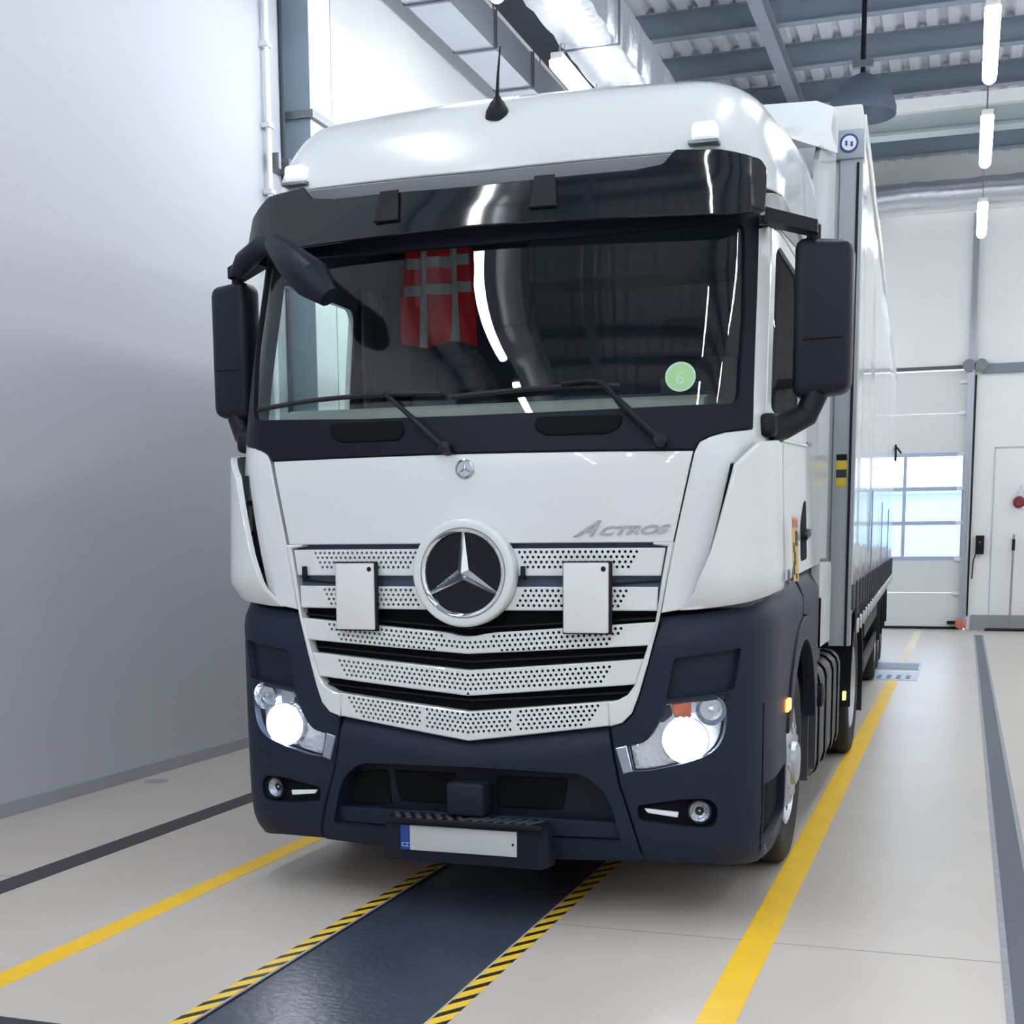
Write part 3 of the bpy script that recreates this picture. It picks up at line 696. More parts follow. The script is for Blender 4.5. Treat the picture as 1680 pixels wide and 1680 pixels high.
# per slat: edge top, mid top, edge bottom, mid bottom, half width ; hole rows (z offset from top), end slope
dotsp = [(4,.741,.015,.0205),(4,.699,.016,.0205),(5,.662,.016,.0200),(5,.622,.022,.0195),(5,.569,.014,.0185)]
def arc_cut(r, zc): return r
for i, (et, mt, eb, mb_, hw) in enumerate(sm):
    n = 12; top = []; bot = []
    if i == 1:   # flat upper and lower edges apart from the bow round the badge
        et = 1.417; mt = 1.417; eb = 1.32; mb_ = 1.318
    if i == 0: pass
    def zt(s): return mt+(et-mt)*min(1, abs(s)/hw)
    def zb(s): return mb_+(eb-mb_)*min(1, abs(s)/hw)
    ss = [-hw+2*hw*k/(2*n) for k in range(2*n+1)]
    hwb = {0:.828, 1:.808, 2:.790, 3:.722, 4:.613}[i]
    def scl(s): return s*hwb/hw
    circ = .228
    if i in (0, 1):
        pieces = []
        for sg in (1, -1):
            # halves either side of the badge
            zc = 1.475
            a_t = math.sqrt(max(0, circ**2-(zt(.2)-zc)**2)); a_b = math.sqrt(max(0, circ**2-(zb(.2)-zc)**2))
            inner = [(a_t*(1-t)+a_b*t, zt(.2)*(1-t)+zb(.2)*t) for t in (0, .33, .66, 1)]
            inner = [(math.sqrt(max(0, circ**2-(z-zc)**2)), z) for _, z in inner]
            poly = inner+[(hwb, zb(hw)), (hw, zt(hw))]
            pieces.append(poly if sg > 0 else mirror(poly))
    elif i == 2:
        def zt3(s):
            z = zt(s)
            if abs(s) < .19: z = min(z, 1.475-math.sqrt(max(0, .268**2-s*s))+.0)
            return z
        poly = [(scl(s), zb(s)) for s in ss]+[(s, zt3(s)) for s in ([hw]+[hw-2*hw*k/40 for k in range(1, 40)]+[-hw])]
        pieces = [poly]
    else:
        poly = [(scl(s), zb(s)) for s in ss]+[(s, zt(s)) for s in ss[::-1]]
        pieces = [poly]
    rows, smax, z0, dz = dotsp[i]
    holes = []
    pit = .0236
    for r_ in range(rows):
        lim = smax-.0125*r_; nn = int(lim/pit)+1
        for k in range(-nn, nn+1):
            s = (k+(.5 if r_ % 2 else 0))*pit
            if abs(s) > lim: continue
            zz = zt(s)-z0-dz*r_
            if i in (0, 1) and math.hypot(s, zz-1.475) < circ+.022: continue
            if i == 2 and math.hypot(s, zz-1.475) < .285: continue
            if i == 4 and abs(abs(s)-.205) < .012: continue
            if zz-.009 < zb(s): continue
            holes.append([(s+.0066*math.cos(a), zz+.0066*math.sin(a)) for a in [2*PI*q/7+.2 for q in range(7)]])
    for poly in pieces:
        hp = [h for h in holes if inside(h[0], poly)]
        nm = 'grille_slat'
        sheet(nm, poly, M_white, T, holes=hp, th=.05, hth=.012, res=.09, off=-.004 if i < 4 else .0, c=.005)
# dark depth behind the slats
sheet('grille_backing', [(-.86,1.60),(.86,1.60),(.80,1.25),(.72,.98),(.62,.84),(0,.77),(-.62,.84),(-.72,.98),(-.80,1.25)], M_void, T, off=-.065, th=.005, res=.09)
# cross louvres in the openings
for (a, b, hw) in ((1.170, 1.124, .75), (1.014, .95, .70), (1.46, 1.42, .82), (1.31, 1.27, .80)):
    sheet('grille_louvre', [(-hw, (a+b)/2-.004), (0, (a+b)/2-.054), (hw, (a+b)/2-.004), (hw, (a+b)/2+.004), (0, (a+b)/2-.046), (-hw, (a+b)/2+.004)], M_black, T, off=-.035, th=.02, res=.1, c=.001)
# frame cheeks
for sg in (1, -1):
    p = [(.885,1.597),(.822,1.318),(.812,1.268),(.774,1.115),(.735,.976),(.708,.900),(.668,.858),(.616,.842),(.607,.943),(.65,.952),(.69,.975),(.722,1.02),(.752,1.118),(.80,1.27),(.830,1.44),(.858,1.580),(.80,1.588),(.80,1.597)]
    sheet('grille_cheek', p if sg > 0 else mirror(p), M_white, T, off=.004, th=.06, res=.06, c=.006)
# badge: white surround, dark disc, chrome ring and star
YB = -.012
em = MB().lathe([(.226, .05), (.226, -.005), (.222, -.014), (.214, -.018), (.19, -.014), (.183, .004)], (0, YB, 1.475), (0, 1, 0), 64).build('badge_surround', M_white, T, smooth=50)
MB().lathe([(.186, .0), (0, .0)], (0, YB, 1.475), (0, 1, 0), 48).build('badge_disc', M_gloss, em)
MB().lathe([(.186, .006), (.187, -.012), (.181, -.021), (.172, -.018), (.166, -.004), (.166, .004)], (0, YB, 1.475), (0, 1, 0), 64).build('chrome_ring', M_chrome, em, smooth=60)
def star(r, w, d, cy, cz, yb):
    v = [(0, yb-d, cz)]; f = []
    for k in range(3):
        a = PI/2+2*PI*k/3; tip = (math.cos(a)*r, yb-d*.35, cz+math.sin(a)*r)
        v.append(tip); a2 = a+PI/3; v.append((math.cos(a2)*w, yb, cz+math.sin(a2)*w))
        v.append((math.cos(a)*r+math.cos(a+PI/2)*.006*r/.17, yb, cz+math.sin(a)*r+math.sin(a+PI/2)*.006*r/.17))
        v.append((math.cos(a)*r-math.cos(a+PI/2)*.006*r/.17, yb, cz+math.sin(a)*r-math.sin(a+PI/2)*.006*r/.17))
    for k in range(3):
        t = 1+4*k; nxt = 2+4*k; prv = 2+4*((k+2) % 3)
        f += [(0, t, t+2, nxt), (0, prv, t+3, t)]
    return MB().add(v, f)
star(.170, .028, .026, 0, 1.475, YB-.004).build('chrome_star', M_chrome, em, smooth=None)
bd = MB().lathe([(.040, .01), (.040, -.006), (.034, -.010), (.031, -.004), (0, -.004)], (0, P(0,1.905).y-.002, 1.905), (0, 1, 0), 32).build('small_badge', M_dchrome, T, smooth=50)
star(.029, .006, .005, 0, 1.905, P(0,1.905).y-.008).build('small_star', M_chrome, bd, smooth=None)
# model lettering
def face_mat(s, z, o, roll=0):
    n = PN(s, z); up = (P(s, z+.01)-P(s, z-.01)).normalized(); rt = up.cross(n).normalized()
    return Matrix((( rt.x, up.x, n.x, 0), (rt.y, up.y, n.y, 0), (rt.z, up.z, n.z, 0), (0, 0, 0, 1))), PO(s, z, o)
R_, o_ = face_mat(.62, 1.632, .004); R0, o0 = face_mat(.50, 1.626, .004)
nm = text_mesh('model_lettering', 'A', .088, M_dchrome, Matrix.Translation(PO(.475, 1.624, .004)) @ R0, T, shear=.85, depth=.004, bold=.0015, sx=1.3)
text_mesh('model_lettering', 'CTROS', .048, M_dchrome, Matrix.Translation(PO(.572, 1.628, .004)) @ face_mat(.72, 1.63, .004)[0], T, shear=.45, depth=.004, bold=.0015, sx=1.80)
# blank white covers over the grille
for (s, lab) in ((-.508, 'blank white plate left of the star badge'), (.525, 'blank white plate right of the star badge')):
    w, h = .094, .143; zc = 1.374; yb = P(s, zc).y-.030; rot = Matrix.Rotation(math.atan(2*BU*s), 3, 'Z')
    pl = MB().box((s-w, yb-.008, zc-h), (s+w, yb, zc+h), .007, rot=rot).build('cover_plate', mat('plate_white', (216, 218, 221), 0.5), T); pl['label'] = lab
    MB().box((s-w-.004, yb-.001, zc-h-.006), (s+w+.012, yb+.016, zc+h+.006), .003, rot=rot, org=(s, yb, zc)).build('plate_back', M_black, pl)
    MB().lathe([(.011, 0), (.009, -.004), (0, -.005)], Vector((s+w-.022, yb-.008+2*BU*s*(w-.022), zc+h-.026)), (0, 1, 0), 12).build('screw', M_black, pl)
for (s, z) in ((-.775, 1.475), (.252, 1.475)): MB().box((s-.008, P(s, z).y-.02, z-.03), (s+.008, P(s, z).y+.02, z+.028), .004).build('bracket_hook', M_black, T)

# ---- bumper
bc = [(-.613,.838),(0,.752),(.613,.838),(.628,.719),(.653,.591),(.704,.437),(.750,.290),(.748,.262),(.34,.247),(0,.245),(-.34,.247),(-.748,.262),(-.750,.290),(-.704,.437),(-.653,.591),(-.628,.719)]
intake = fillet([(-.52,.640),(0,.648),(.50,.640),(.585,.575),(.625,.500),(.665,.350),(.36,.338),(-.36,.338),(-.672,.352),(-.632,.500),(-.60,.575)], [.06,0,.06,.03,.03,.02,0,0,.02,.03,.03])
def bco(s, z):
    zt_ = .838-(.086)*(1-min(1, abs(s)/.613)); d = zt_-z
    return -.03*max(0, 1-d/.055) if d < .055 else (.004 if d < .5 else .004)
bp_ = sheet('bumper_centre', bc, M_navy, T, holes=[intake], th=.04, hth=.085, res=.055, off=bco, c=.006)
sheet('intake_backing', [(-.72,.66),(.70,.66),(.72,.31),(-.72,.31)], mat('intake_dark', (19, 25, 37), 0.5, spec=.2), T, off=-.085, th=.01, res=.1)
for p in ([(-.40,.60),(-.09,.60),(-.09,.46),(-.37,.46)], [(.10,.60),(.42,.60),(.40,.46),(.10,.46)], [(-.60,.58),(-.43,.60),(-.41,.44),(-.64,.43)]):
    sheet('intake_slot', fillet(p, .02), M_void, bp_, off=-.078, th=.01, res=.1)
MB().box((-.085, -.035, .44), (.085, .08, .585), .015).build('tow_cover', mat('tow_cover_dark', (24, 31, 44), 0.5, spec=.2), T)
sheet('lower_ledge', [(-.66,.425),(-.30,.43),(.30,.43),(.645,.425),(.66,.352),(-.67,.352)], M_navy, T, off=-.03, th=.04, res=.08)
st = MB().box((-.34, -.085, .408), (.36, .02, .432), .004).build('step_tread', M_black, T)
for k in range(14):
    x = -.32+.048*k; MB().box((x, -.083, .430), (x+.022, .01, .438), .002, rot=Matrix.Rotation(.5 if k < 7 else -.5, 3, 'Z')).build('tread_rib', mat('rib_grey', (58, 64, 76), 0.5), st)
pb = MB().prism([(-.36,.425),(.37,.425),(.385,.25),(.34,.235),(-.33,.235),(-.375,.25)], lambda x, z: (x, -.045, z), lambda x, z: (x, .03, z)).build('plate_bracket', mat('bracket_dark', (21, 27, 39), 0.45, spec=.2), T, smooth=None)
px0, pz0, py0 = -.019, .339, -.047
npz = MB().box((px0-.228, py0-.008, pz0-.055), (px0+.26, py0, pz0+.055), .003).build('number_plate', mat('plate_blank', (190, 194, 197), 0.5, noise=.06, nscale=60), T); npz['label'] = 'blank white number plate with blue band'
MB().box((px0-.272, py0-.008, pz0-.055), (px0-.2285, py0, pz0+.055), .003).build('blue_band', mat('plate_blue', (22, 62, 150), 0.4), npz)
MB().lathe([(.006, 0), (.005, -.003), (0, -.003)], (px0+.243, py0-.008, pz0-.002), (0, 1, 0), 10).build('screw', M_black, npz)
text_mesh('country_letters', 'CZ', .026, mat('plate_letter', (200, 214, 240), 0.5), Matrix.Translation((px0-.267, py0-.0085, pz0-.040)) @ Matrix.Rotation(PI/2, 4, 'X'), npz, depth=.0006)

lampP = smooth_curve([(.716,.655),(.78,.660),(.87,.681),(.96,.708),(1.03,.742),(1.075,.80),(1.092,.88),(1.101,.975)], 3)
lampP += smooth_curve([(1.095,.987),(1.02,.976),(.93,.962),(.853,.948)], 2)[0:]
lampP += smooth_curve([(.840,.925),(.828,.890),(.806,.842),(.770,.790),(.735,.771),(.694,.762)], 3)
ARCH = [(s_of_y(1.44+.635*math.cos(a)), .60+.635*math.sin(a)) for a in [math.radians(k) for k in range(0, 181, 12)]]
for sg in (1, -1):
    mm = (lambda p: p) if sg > 0 else mirror
    top = [(.812,1.296),(.965,1.312),(1.163,1.338),(1.323,1.376),(1.56,1.395),(1.75,1.41),(2.33,1.428)]
    arch_f = [(s_of_y(1.44-.635*math.cos(a)), .60+.635*math.sin(a)) for a in [math.radians(k) for k in range(84, 5, -8)]]
    bcorn = top+arch_f+[(1.80,.62),(1.77,.35),(1.60,.285),(1.30,.228),(1.10,.245),(1.0,.258),(.754,.264),(.756,.290),(.710,.437),(.659,.591),(.634,.719),(.620,.838),(.672,.852),(.713,.896),(.740,.974),(.779,1.115),(.818,1.268)]
    recess = fillet([(.878,1.128),(1.155,1.170),(1.123,1.000),(1.09,.992),(.846,.958)], .015)
    fogh = fillet([(.735,.448),(.728,.512),(.915,.545),(1.02,.548),(1.055,.52),(1.055,.455),(1.03,.428),(.915,.428)], .02)
    steph = fillet([(1.31,.585),(1.74,.60),(1.73,.39),(1.31,.335)], .015)
    refl = [(.640,.752),(.686,.764),(.712,.655),(.672,.643)]
    def bo(s, z):
        a = abs(s)
        ztop = pchip(a, [(.81,1.296),(.965,1.312),(1.163,1.338),(1.323,1.376),(1.75,1.41),(2.34,1.429)]); d = ztop-z
        return -.045*max(0, 1-d/.10) if d < .10 else 0.0
    hl = [mm(h) for h in (recess, fogh, lampP, steph)]
    bk_ = sheet('bumper_corner', mm(bcorn), M_navy, T, holes=hl, th=.035, hth=.03, res=.05, off=bo, c=.006)
    big = [(.84,1.15),(1.18,1.20),(1.14,.965),(.82,.93)]
    sheet('recess_panel', mm(big), mat('recess_navy', (26, 34, 50), 0.5, spec=.2), bk_, off=lambda s, z: -.028 if z > 1.0 else -.03, th=.005, res=.08)
    sheet('fog_recess', mm([(.71,.57),(1.09,.58),(1.09,.40),(.71,.41)]), M_void, bk_, off=-.03, th=.005, res=.08)
    sheet('step_recess', mm([(1.27,.62),(1.78,.63),(1.77,.36),(1.27,.30)]), M_void, bk_, off=-.03, th=.005, res=.08)
    sheet('crease_line', mm([(1.292,.30),(1.299,.30),(1.299,.93),(1.292,.93)]), M_void, bk_, off=.0015, th=.004, c=.0005, res=.06)  # dark strip painted in for the shading edge at the bumper crease
    # headlight
    hd_ = sheet('headlight', mm([(a+.0, b) for a, b in lampP]), mat('lamp_bowl', (215, 222, 230), 0.22, metal=.7, bump=.5, bscale=45), T, off=-.05, th=.01, res=.05)
    hd_['label'] = 'lit headlight right of the grille' if sg > 0 else 'lit headlight left of the grille'
    sheet('lens', mm(lampP), M_lens, hd_, off=.004, th=.006, res=.06)
    c = PO(sg*.925, .788, -.026); n = PN(sg*.925, .790)
    ax = Vector((n.x*.4, n.y, n.z)).normalized()
    MB().lathe([(.098, -.02), (.100, .006), (.094, .008), (.088, -.012)], c, ax, 36).build('beam_ring', M_chrome, hd_)
    MB().lathe([(.092, -.006), (.084, .016), (.06, .030), (0, .038)], c, ax, 36).build('main_beam', mat('beam_lit', (255, 255, 255), .3, emit=(244, 250, 255), es=34.0), hd_, smooth=60)
    c2 = PO(sg*1.028, .915, -.02); n2 = PN(sg*1.028, .915); ax2 = Vector((n2.x*.5, n2.y, n2.z)).normalized()
    MB().lathe([(.062, .012), (.064, .0), (.045, -.03), (.015, -.04), (0, -.03)], c2, ax2, 28).build('high_beam', mat('beam_bowl', (205, 212, 220), 0.12, metal=1, bump=.5, bscale=70), hd_)
    MB().lathe([(.016, -.035), (.016, 0), (0, .006)], c2, ax2, 14).build('bulb', M_dchrome, hd_)
    ind = fillet([(.868,.936),(.945,.950),(.948,.885),(.88,.880)], .01)
    sheet('indicator', mm(ind), mat('indicator_orange', (168, 84, 52), .25) if sg > 0 else M_dchrome, hd_, off=-.03, th=.02, res=.05)  # left one coloured chrome, for the reflection that hides its orange
    sheet('trim_bezel', mm([(.840,.925),(.862,.93),(.87,.89),(.835,.86),(.82,.86)]), M_black, hd_, off=-.03, th=.01)
    # corner reflector, fog lamp, daylight bar
    rf = sheet('reflector', mm(refl), mat('reflector_grey', (150, 160, 176), 0.25, metal=.4), T, off=.006, th=.02)
    c = PO(sg*.985, .490, -.018); n = PN(sg*.985, .49)
    fg = MB().lathe([(.050, -.02), (.050, .012), (.045, .014), (.043, .004)], c, n, 28).build('fog_lamp', M_black, T)
    MB().lathe([(.043, .002), (.03, -.008), (.012, -.016), (0, -.01)], c, n, 24).build('fog_bowl', mat('fog_chrome', (170, 178, 188), .15, metal=1, bump=.6, bscale=90), fg)
    MB().lathe([(.044, .005), (.02, .010), (0, .011)], c, n, 24).build('fog_lens', M_lens, fg)
    sheet('daylight_bar', mm(fillet([(.758,.497),(.772,.478),(.896,.462),(.900,.485)], .004)), mat('drl_strip', (206, 214, 222), .2, emit=(220, 230, 240), es=.15), T, off=-.012, th=.012)
    # side marker, steps
    q = PO(sg*1.775, .862, 0)
    MB().box((q.x-.012, q.y-.055, q.z-.028), (q.x+.014, q.y+.055, q.z+.028), .008).build('side_marker', mat('marker_amber', (255, 120, 50), .3, emit=(255, 120, 50), es=9), T)
    MB().box((sg*1.14-.08, .36, .26), (sg*1.14+.08, .85, .32), .01).build('entry_step', mat('step_grey', (70, 76, 84), .6), T)
    # wheel arch and skirt
    outer = [(s_of_y(1.44-.632*math.cos(a)), .60+.632*math.sin(a)) for a in [math.radians(k) for k in range(12, 171, 8)]]
    inner = [(s_of_y(1.44-.535*math.cos(a)), .58+.535*math.sin(a)) for a in [math.radians(k) for k in range(170, 11, -8)]]
    sheet('wheel_arch', mm(outer+inner), M_navy, T, off=.012, th=.06, res=.07)
    sk = [(2.338,1.429),(2.56,1.437),(SEND,1.462),(SEND,.95),(3.03,.95)]+[(s_of_y(1.44+.64*math.cos(a)), .60+.64*math.sin(a)) for a in [math.radians(k) for k in range(22, 95, 8)]]
    sheet('side_skirt', mm(sk), M_navy, T, off=lambda s, z: -.045*max(0, 1-(1.44-z)/.09) if z > 1.35 else 0.0, th=.04, res=.06)
# inner wheel housings, chassis rails, axle
MB().box((-1.15, .95, 1.0), (1.15, 2.3, 1.28)).box((-.55, .15, .40), (-.40, 6.6, .95)).box((.40, .15, .40), (.55, 6.6, .95)).box((-.95, 1.34, .42), (.95, 1.54, .58)).box((-.9, 5.04, .42), (.9, 5.24, .62)).build('chassis', M_chassis, T, smooth=None)
MB().box((-1.10, .18, .36), (-.42, .30, 1.25)).box((.42, .18, .36), (1.10, .30, 1.25)).box((-.42, .2, .9), (.42, .3, 1.25)).build('radiator_bulkhead', M_void, T, smooth=None)
# mud guards behind front wheel
for sg in (1, -1):
    MB().box((sg*1.02-.20, 2.06, .30), (sg*1.02+.19, 2.085, 1.02)).build('mud_flap', mat('flap_grey', (58, 62, 68), .6), T, smooth=None)

# ---- wheels
def wheel(x, y, r, wd, parent, sg, dual=False, name='wheel', front=True):
    ax = (sg, 0, 0); w = wd/2
    tr = MB().lathe([(r*.60, -w*.8), (r*.80, -w), (r*.93, -w*.98), (r*.985, -w*.85), (r, -w*.6), (r, -w*.32), (r-.012, -w*.30), (r-.012, -w*.26), (r, -w*.24), (r, w*.24), (r-.012, w*.26), (r-.012, w*.30), (r, w*.32), (r, w*.6), (r*.985, w*.85), (r*.93, w*.98), (r*.80, w), (r*.60, w*.8)], (x, y, r-.006), ax, 48)
    t = tr.build(name, M_rubber, parent, smooth=50)
    if front: prof = [(r*.60, w*.80), (r*.615, w*.92), (r*.585, w*.95), (r*.54, w*.70), (r*.50, w*.72), (r*.40, w*1.02), (r*.30, w*1.10), (r*.22, w*1.04), (r*.21, w*1.20), (r*.17, w*1.26), (0, w*1.27)]
    else: prof = [(r*.60, w*.80), (r*.615, w*.92), (r*.585, w*.95), (r*.54, w*.55), (r*.50, w*.10), (r*.42, -w*.1), (r*.26, -w*.1), (r*.25, w*.5), (r*.20, w*.62), (0, w*.64)]
    MB().lathe(prof, (x, y, r-.006), ax, 48).build('rim', M_rim, t, smooth=40)
    b = MB()
    for k in range(10):
        a = 2*PI*k/10; yy = y+math.cos(a)*r*.335; zz = r+math.sin(a)*r*.335
        b.lathe([(.017, w*(.98 if front else -.1)), (.017, w*(1.09 if front else .1)), (.012, w*(1.11 if front else .16)), (0, w*(1.115 if front else .17))], (x, yy, zz), ax, 8)
    b.build('wheel_nuts', M_rim, t)
    b = MB()
    for k in range(10):
        a = 2*PI*(k+.5)/10; yy = y+math.cos(a)*r*.455; zz = r+math.sin(a)*r*.455
        b.lathe([(.024, w*(.90 if front else .12)), (0, w*(.93 if front else .14))], (x, yy, zz), ax, 10)
    b.build('hand_holes', M_void, t)
    return t
for sg in (1, -1):
    wheel(sg*1.045, 1.44, .505, .30, T, sg)
    wheel(sg*1.075, 5.14, .505, .28, T, sg, front=False)
    wheel(sg*.76, 5.14, .505, .28, T, sg, front=False)
# ---- fuel tank, side boxes, rear mudguards
for sg in (1, -1):
    tk = MB().box((sg*.86-.33, 2.50, .20), (sg*.86+.33, 4.30, .86), .10).build('fuel_tank', mat('tank_grey', (74, 78, 84), 0.42, metal=.3), T)
    for y in (2.85, 3.25, 3.70, 4.05): MB().box((sg*.86-.34, y-.03, .19), (sg*.86+.34, y+.03, .87), .10).build('tank_strap', mat('strap_dark', (36, 39, 44), .5), tk)
    MB().lathe([(.07, 0), (.07, .03), (.05, .04), (0, .04)], (sg*1.19, 2.72, .70), (sg, 0, 0), 16).build('filler_cap', M_black, tk)
    MB().box((sg*1.02-.17, 2.46, .30), (sg*1.02+.19, 2.49, 1.0)).build('tank_shield', mat('shield_grey', (60, 64, 70), .5), T, smooth=None)
    poly = [(5.14+.60*math.cos(a), .50+.60*math.sin(a)) for a in [math.radians(k) for k in range(-8, 189, 14)]]
    poly2 = [(5.14+.57*math.cos(a), .50+.57*math.sin(a)) for a in [math.radians(k) for k in range(188, -9, -14)]]
    MB().prism(poly+poly2, lambda y, z: (sg*.62, y, z), lambda y, z: (sg*1.24, y, z)).build('rear_mudguard', M_black, T, smooth=40)
    MB().box((sg*.95-.27, 5.72, .25), (sg*.95+.29, 5.74, .80)).build('rear_flap', M_rubber, T, smooth=None)
    MB().box((sg*1.20-.01, 4.48, .47), (sg*1.20+.012, 4.56, .53)).build('side_reflector', mat('reflector_glow_yellow', (255, 220, 140), .3, emit=(255, 220, 140), es=1.5), T, smooth=None)  # reflector is no lamp; the light it returns is put in as emission

# ---- stickers on the cab side
R1, o1 = face_mat(1.47, 1.5, .006)
R1 = face_mat(1.6, 1.55, .006)[0]
sk_ = MB(); y0, y1 = .56, .74
def sidebox(name, y0, y1, z0, z1, m, parent, x=1.232):
    s0, s1 = s_of_y(y0), s_of_y(y1)
    return sheet(name, [(s0,z0),(s1,z0),(s1,z1),(s0,z1)], m, parent, off=x, th=.002, c=.0005, res=.08)
stk = sidebox('warning_sticker', .60, .80, 1.42, 1.70, mat('sticker_yellow', (206, 168, 66), .5), T, .052)
sidebox('sticker_header', .605, .795, 1.655, 1.69, mat('sticker_red', (168, 92, 92), .5), stk, .054)
for (a, b, c_, d) in ((.70, .78, 1.575, 1.64), (.62, .66, 1.55, 1.59), (.655, .70, 1.49, 1.55), (.62, .66, 1.45, 1.51), (.70, .74, 1.43, 1.455)):
    sidebox('sticker_figure', a, b, c_, d, M_black, stk, .054)
text_mesh('power_number', '18', .085, mat('number_grey', (84, 92, 104), .4), Matrix.Translation(PO(1.40, 1.415, .052)) @ face_mat(1.48, 1.43, .0)[0], T, shear=.3, depth=.002, bold=.002, sx=1.1)
text_mesh('power_number', '4', .085, MATS['number_grey'], Matrix.Translation(PO(1.505, 1.425, .052)) @ face_mat(1.56, 1.43, .0)[0], T, shear=.3, depth=.002, bold=.002, sx=1.1)

# ---- mirrors
for sg in (1, -1):
    mh = MB().box((sg*1.39-.115, .48, 2.185), (sg*1.39+.115, .66, 2.835), .045)
    mv = [Vector(q) for q in mh.v]
    mh.v = [(q.x, q.y+.35*max(0, (abs(q.x)-1.28))*.9, q.z+(.03 if q.z < 2.4 else -.01)*(abs(q.x)-1.28)/.22) for q in mv]
    mr = mh.build('mirror', mat('mirror_black', (22, 28, 41), .45, spec=.2), T, smooth=40)
    MB().box((sg*1.39-.095, .675+.0, 2.22), (sg*1.39+.085, .695, 2.80), .004, rot=Matrix.Rotation(sg*.3, 3, 'Z')).build('mirror_glass', M_chrome, mr)
    MB().tube([(sg*x, .480+.315*(x-1.28)+(.03 if x < 1.31 else 0), 2.42+.012*(x-1.3)/.2) for x in (1.30, 1.32, 1.36, 1.40, 1.44, 1.47)], .003, 5).build('housing_seam', M_void, mr)
    av = [(sg*1.165, y, z) for y, z in ((.40, 2.885), (.53, 2.885), (.53, 2.94), (.40, 2.94))]+[(sg*1.365, y, z) for y, z in ((.50, 2.845), (.63, 2.845), (.63, 2.895), (.50, 2.895))]
    MB().add(av, [(0, 1, 2, 3), (4, 5, 6, 7), (0, 1, 5, 4), (1, 2, 6, 5), (2, 3, 7, 6), (3, 0, 4, 7)]).tube([(sg*1.345, .56, 2.885), (sg*1.345, .56, 2.80)], .03, 10).build('upper_arm', M_black, mr)
    MB().tube([(sg*1.19, .40, 2.06), (sg*1.25, .48, 2.075), (sg*1.33, .55, 2.12), (sg*1.37, .56, 2.21)], [.058, .058, .052, .05], 12).build('lower_arm', M_black, mr)
    MB().box((sg*1.205-.035, .30, 2.02), (sg*1.205+.035, .66, 2.115), .025).build('arm_foot', M_black, mr)
# kerb mirror and front mirror on the passenger side
km = MB().tube([(-.915, .20, 2.893), (-1.06, .28, 2.925), (-1.19, .36, 2.885), (-1.255, .40, 2.845)], [.022, .045, .05, .035], 12).build('kerb_mirror', MATS['mirror_black'], T)
fm = MB().tube([(-.93, .16, 2.90), (-.79, .03, 2.80), (-.655, -.03, 2.70), (-.575, -.04, 2.62)], [.045, .070, .085, .045], 14).build('front_mirror', MATS['mirror_black'], T)

# ---- cab interior
def inbox(name, lo, hi, m, parent=T, c=.02): return MB().box(lo, hi, c).build(name, m, parent)
ish = []; iv = []; NS, NZ = 64, 40
for j in range(NZ+1):
    z = 1.36+(3.40-1.36)*j/NZ
    for i in range(NS+1): iv.append(PO(-SEND+2*SEND*i/NS, z, -.045))
for j in range(NZ):
    for i in range(NS):
        s = -SEND+2*SEND*(i+.5)/NS; z = 1.36+(3.40-1.36)*(j+.5)/NZ
        if abs(s) < 1.20 and 2.10 < z < 2.90: continue
        if 1.36 < abs(s) < 2.33 and 2.12 < z < 2.85: continue
        a = j*(NS+1)+i; ish.append((a, a+1, a+NS+2, a+NS+1))
link_mesh('cab_lining', iv, ish, M_int, T, 40)
MB().box((-1.15, 2.18, 1.4), (1.15, 2.22, 3.5)).build('cab_rear_wall', M_int, T, smooth=None)
MB().box((-.85, .62, 3.36), (.85, 2.2, 3.39)).build('headliner', M_int, T, smooth=None)
MB().box((-1.15, .3, 1.40), (1.15, 2.2, 1.44)).build('cab_floor', M_int, T, smooth=None)
db = MB().prism([(.19,2.175),(.30,2.20),(.60,2.21),(.72,2.15),(.78,1.95),(.70,1.5),(.17,1.5),(.17,2.10)], lambda y, z: (-.96, y+.03, z), lambda y, z: (.96, y+.03, z)).build('dashboard', mat('dash_grey', (128, 138, 130), .7), T, smooth=None)
MB().box((.25, .50, 2.13), (.95, .80, 2.235), .03).build('binnacle', M_int2, db)
sw = MB().lathe([(.21, -.018), (.228, 0), (.21, .018), (.192, 0), (.21, -.018)], (.60, .93, 2.14), (0, -.6, 1), 36).build('steering_wheel', M_black, T, smooth=60)
MB().lathe([(.07, -.02), (.07, .03), (0, .04)], (.60, .93, 2.14), (0, -.6, 1), 20).build('wheel_hub', M_int2, sw)
for x, zz in ((-.62, 2.40), (.62, 2.52)):
    se = inbox('seat', (x-.27, 1.05, 1.75), (x+.27, 1.55, 1.93), M_int2, T, .06)
    MB().box((x-.26, 1.50, 1.85), (x+.26, 1.64, zz), .05, rot=Matrix.Rotation(-.12, 3, 'X')).build('backrest', M_int2, se)
    MB().box((x-.14, 1.55, zz), (x+.14, 1.66, zz+.2), .05).build('headrest', M_int2, se)
bkb = MB().box((-1.1, 1.72, 2.0), (1.1, 2.17, 2.14), .04).build('bunk', M_int2, T)
MB().box((-.3, 1.80, 2.98), (1.1, 2.17, 3.3), .03).build('upper_locker', M_int, T)
for x in (-1.10, 1.08): 
    cv = []; cf = []
    for k in range(25): 
        y = 1.42+.012*k*1.2; cv += [(x+.02*math.sin(k*1.6), y, 2.05), (x+.02*math.sin(k*1.6), y, 2.95)]
    for k in range(24): cf.append((2*k, 2*k+2, 2*k+3, 2*k+1))
    o = link_mesh('curtain', cv, cf, mat('curtain_grey', (84, 92, 104), .9), T, 60)
    md = o.modifiers.new('thickness', 'SOLIDIFY'); md.thickness = .004
MB().box((.74, .40, 2.18), (.86, .42, 2.28), .006).build('phone_holder', M_black, T)
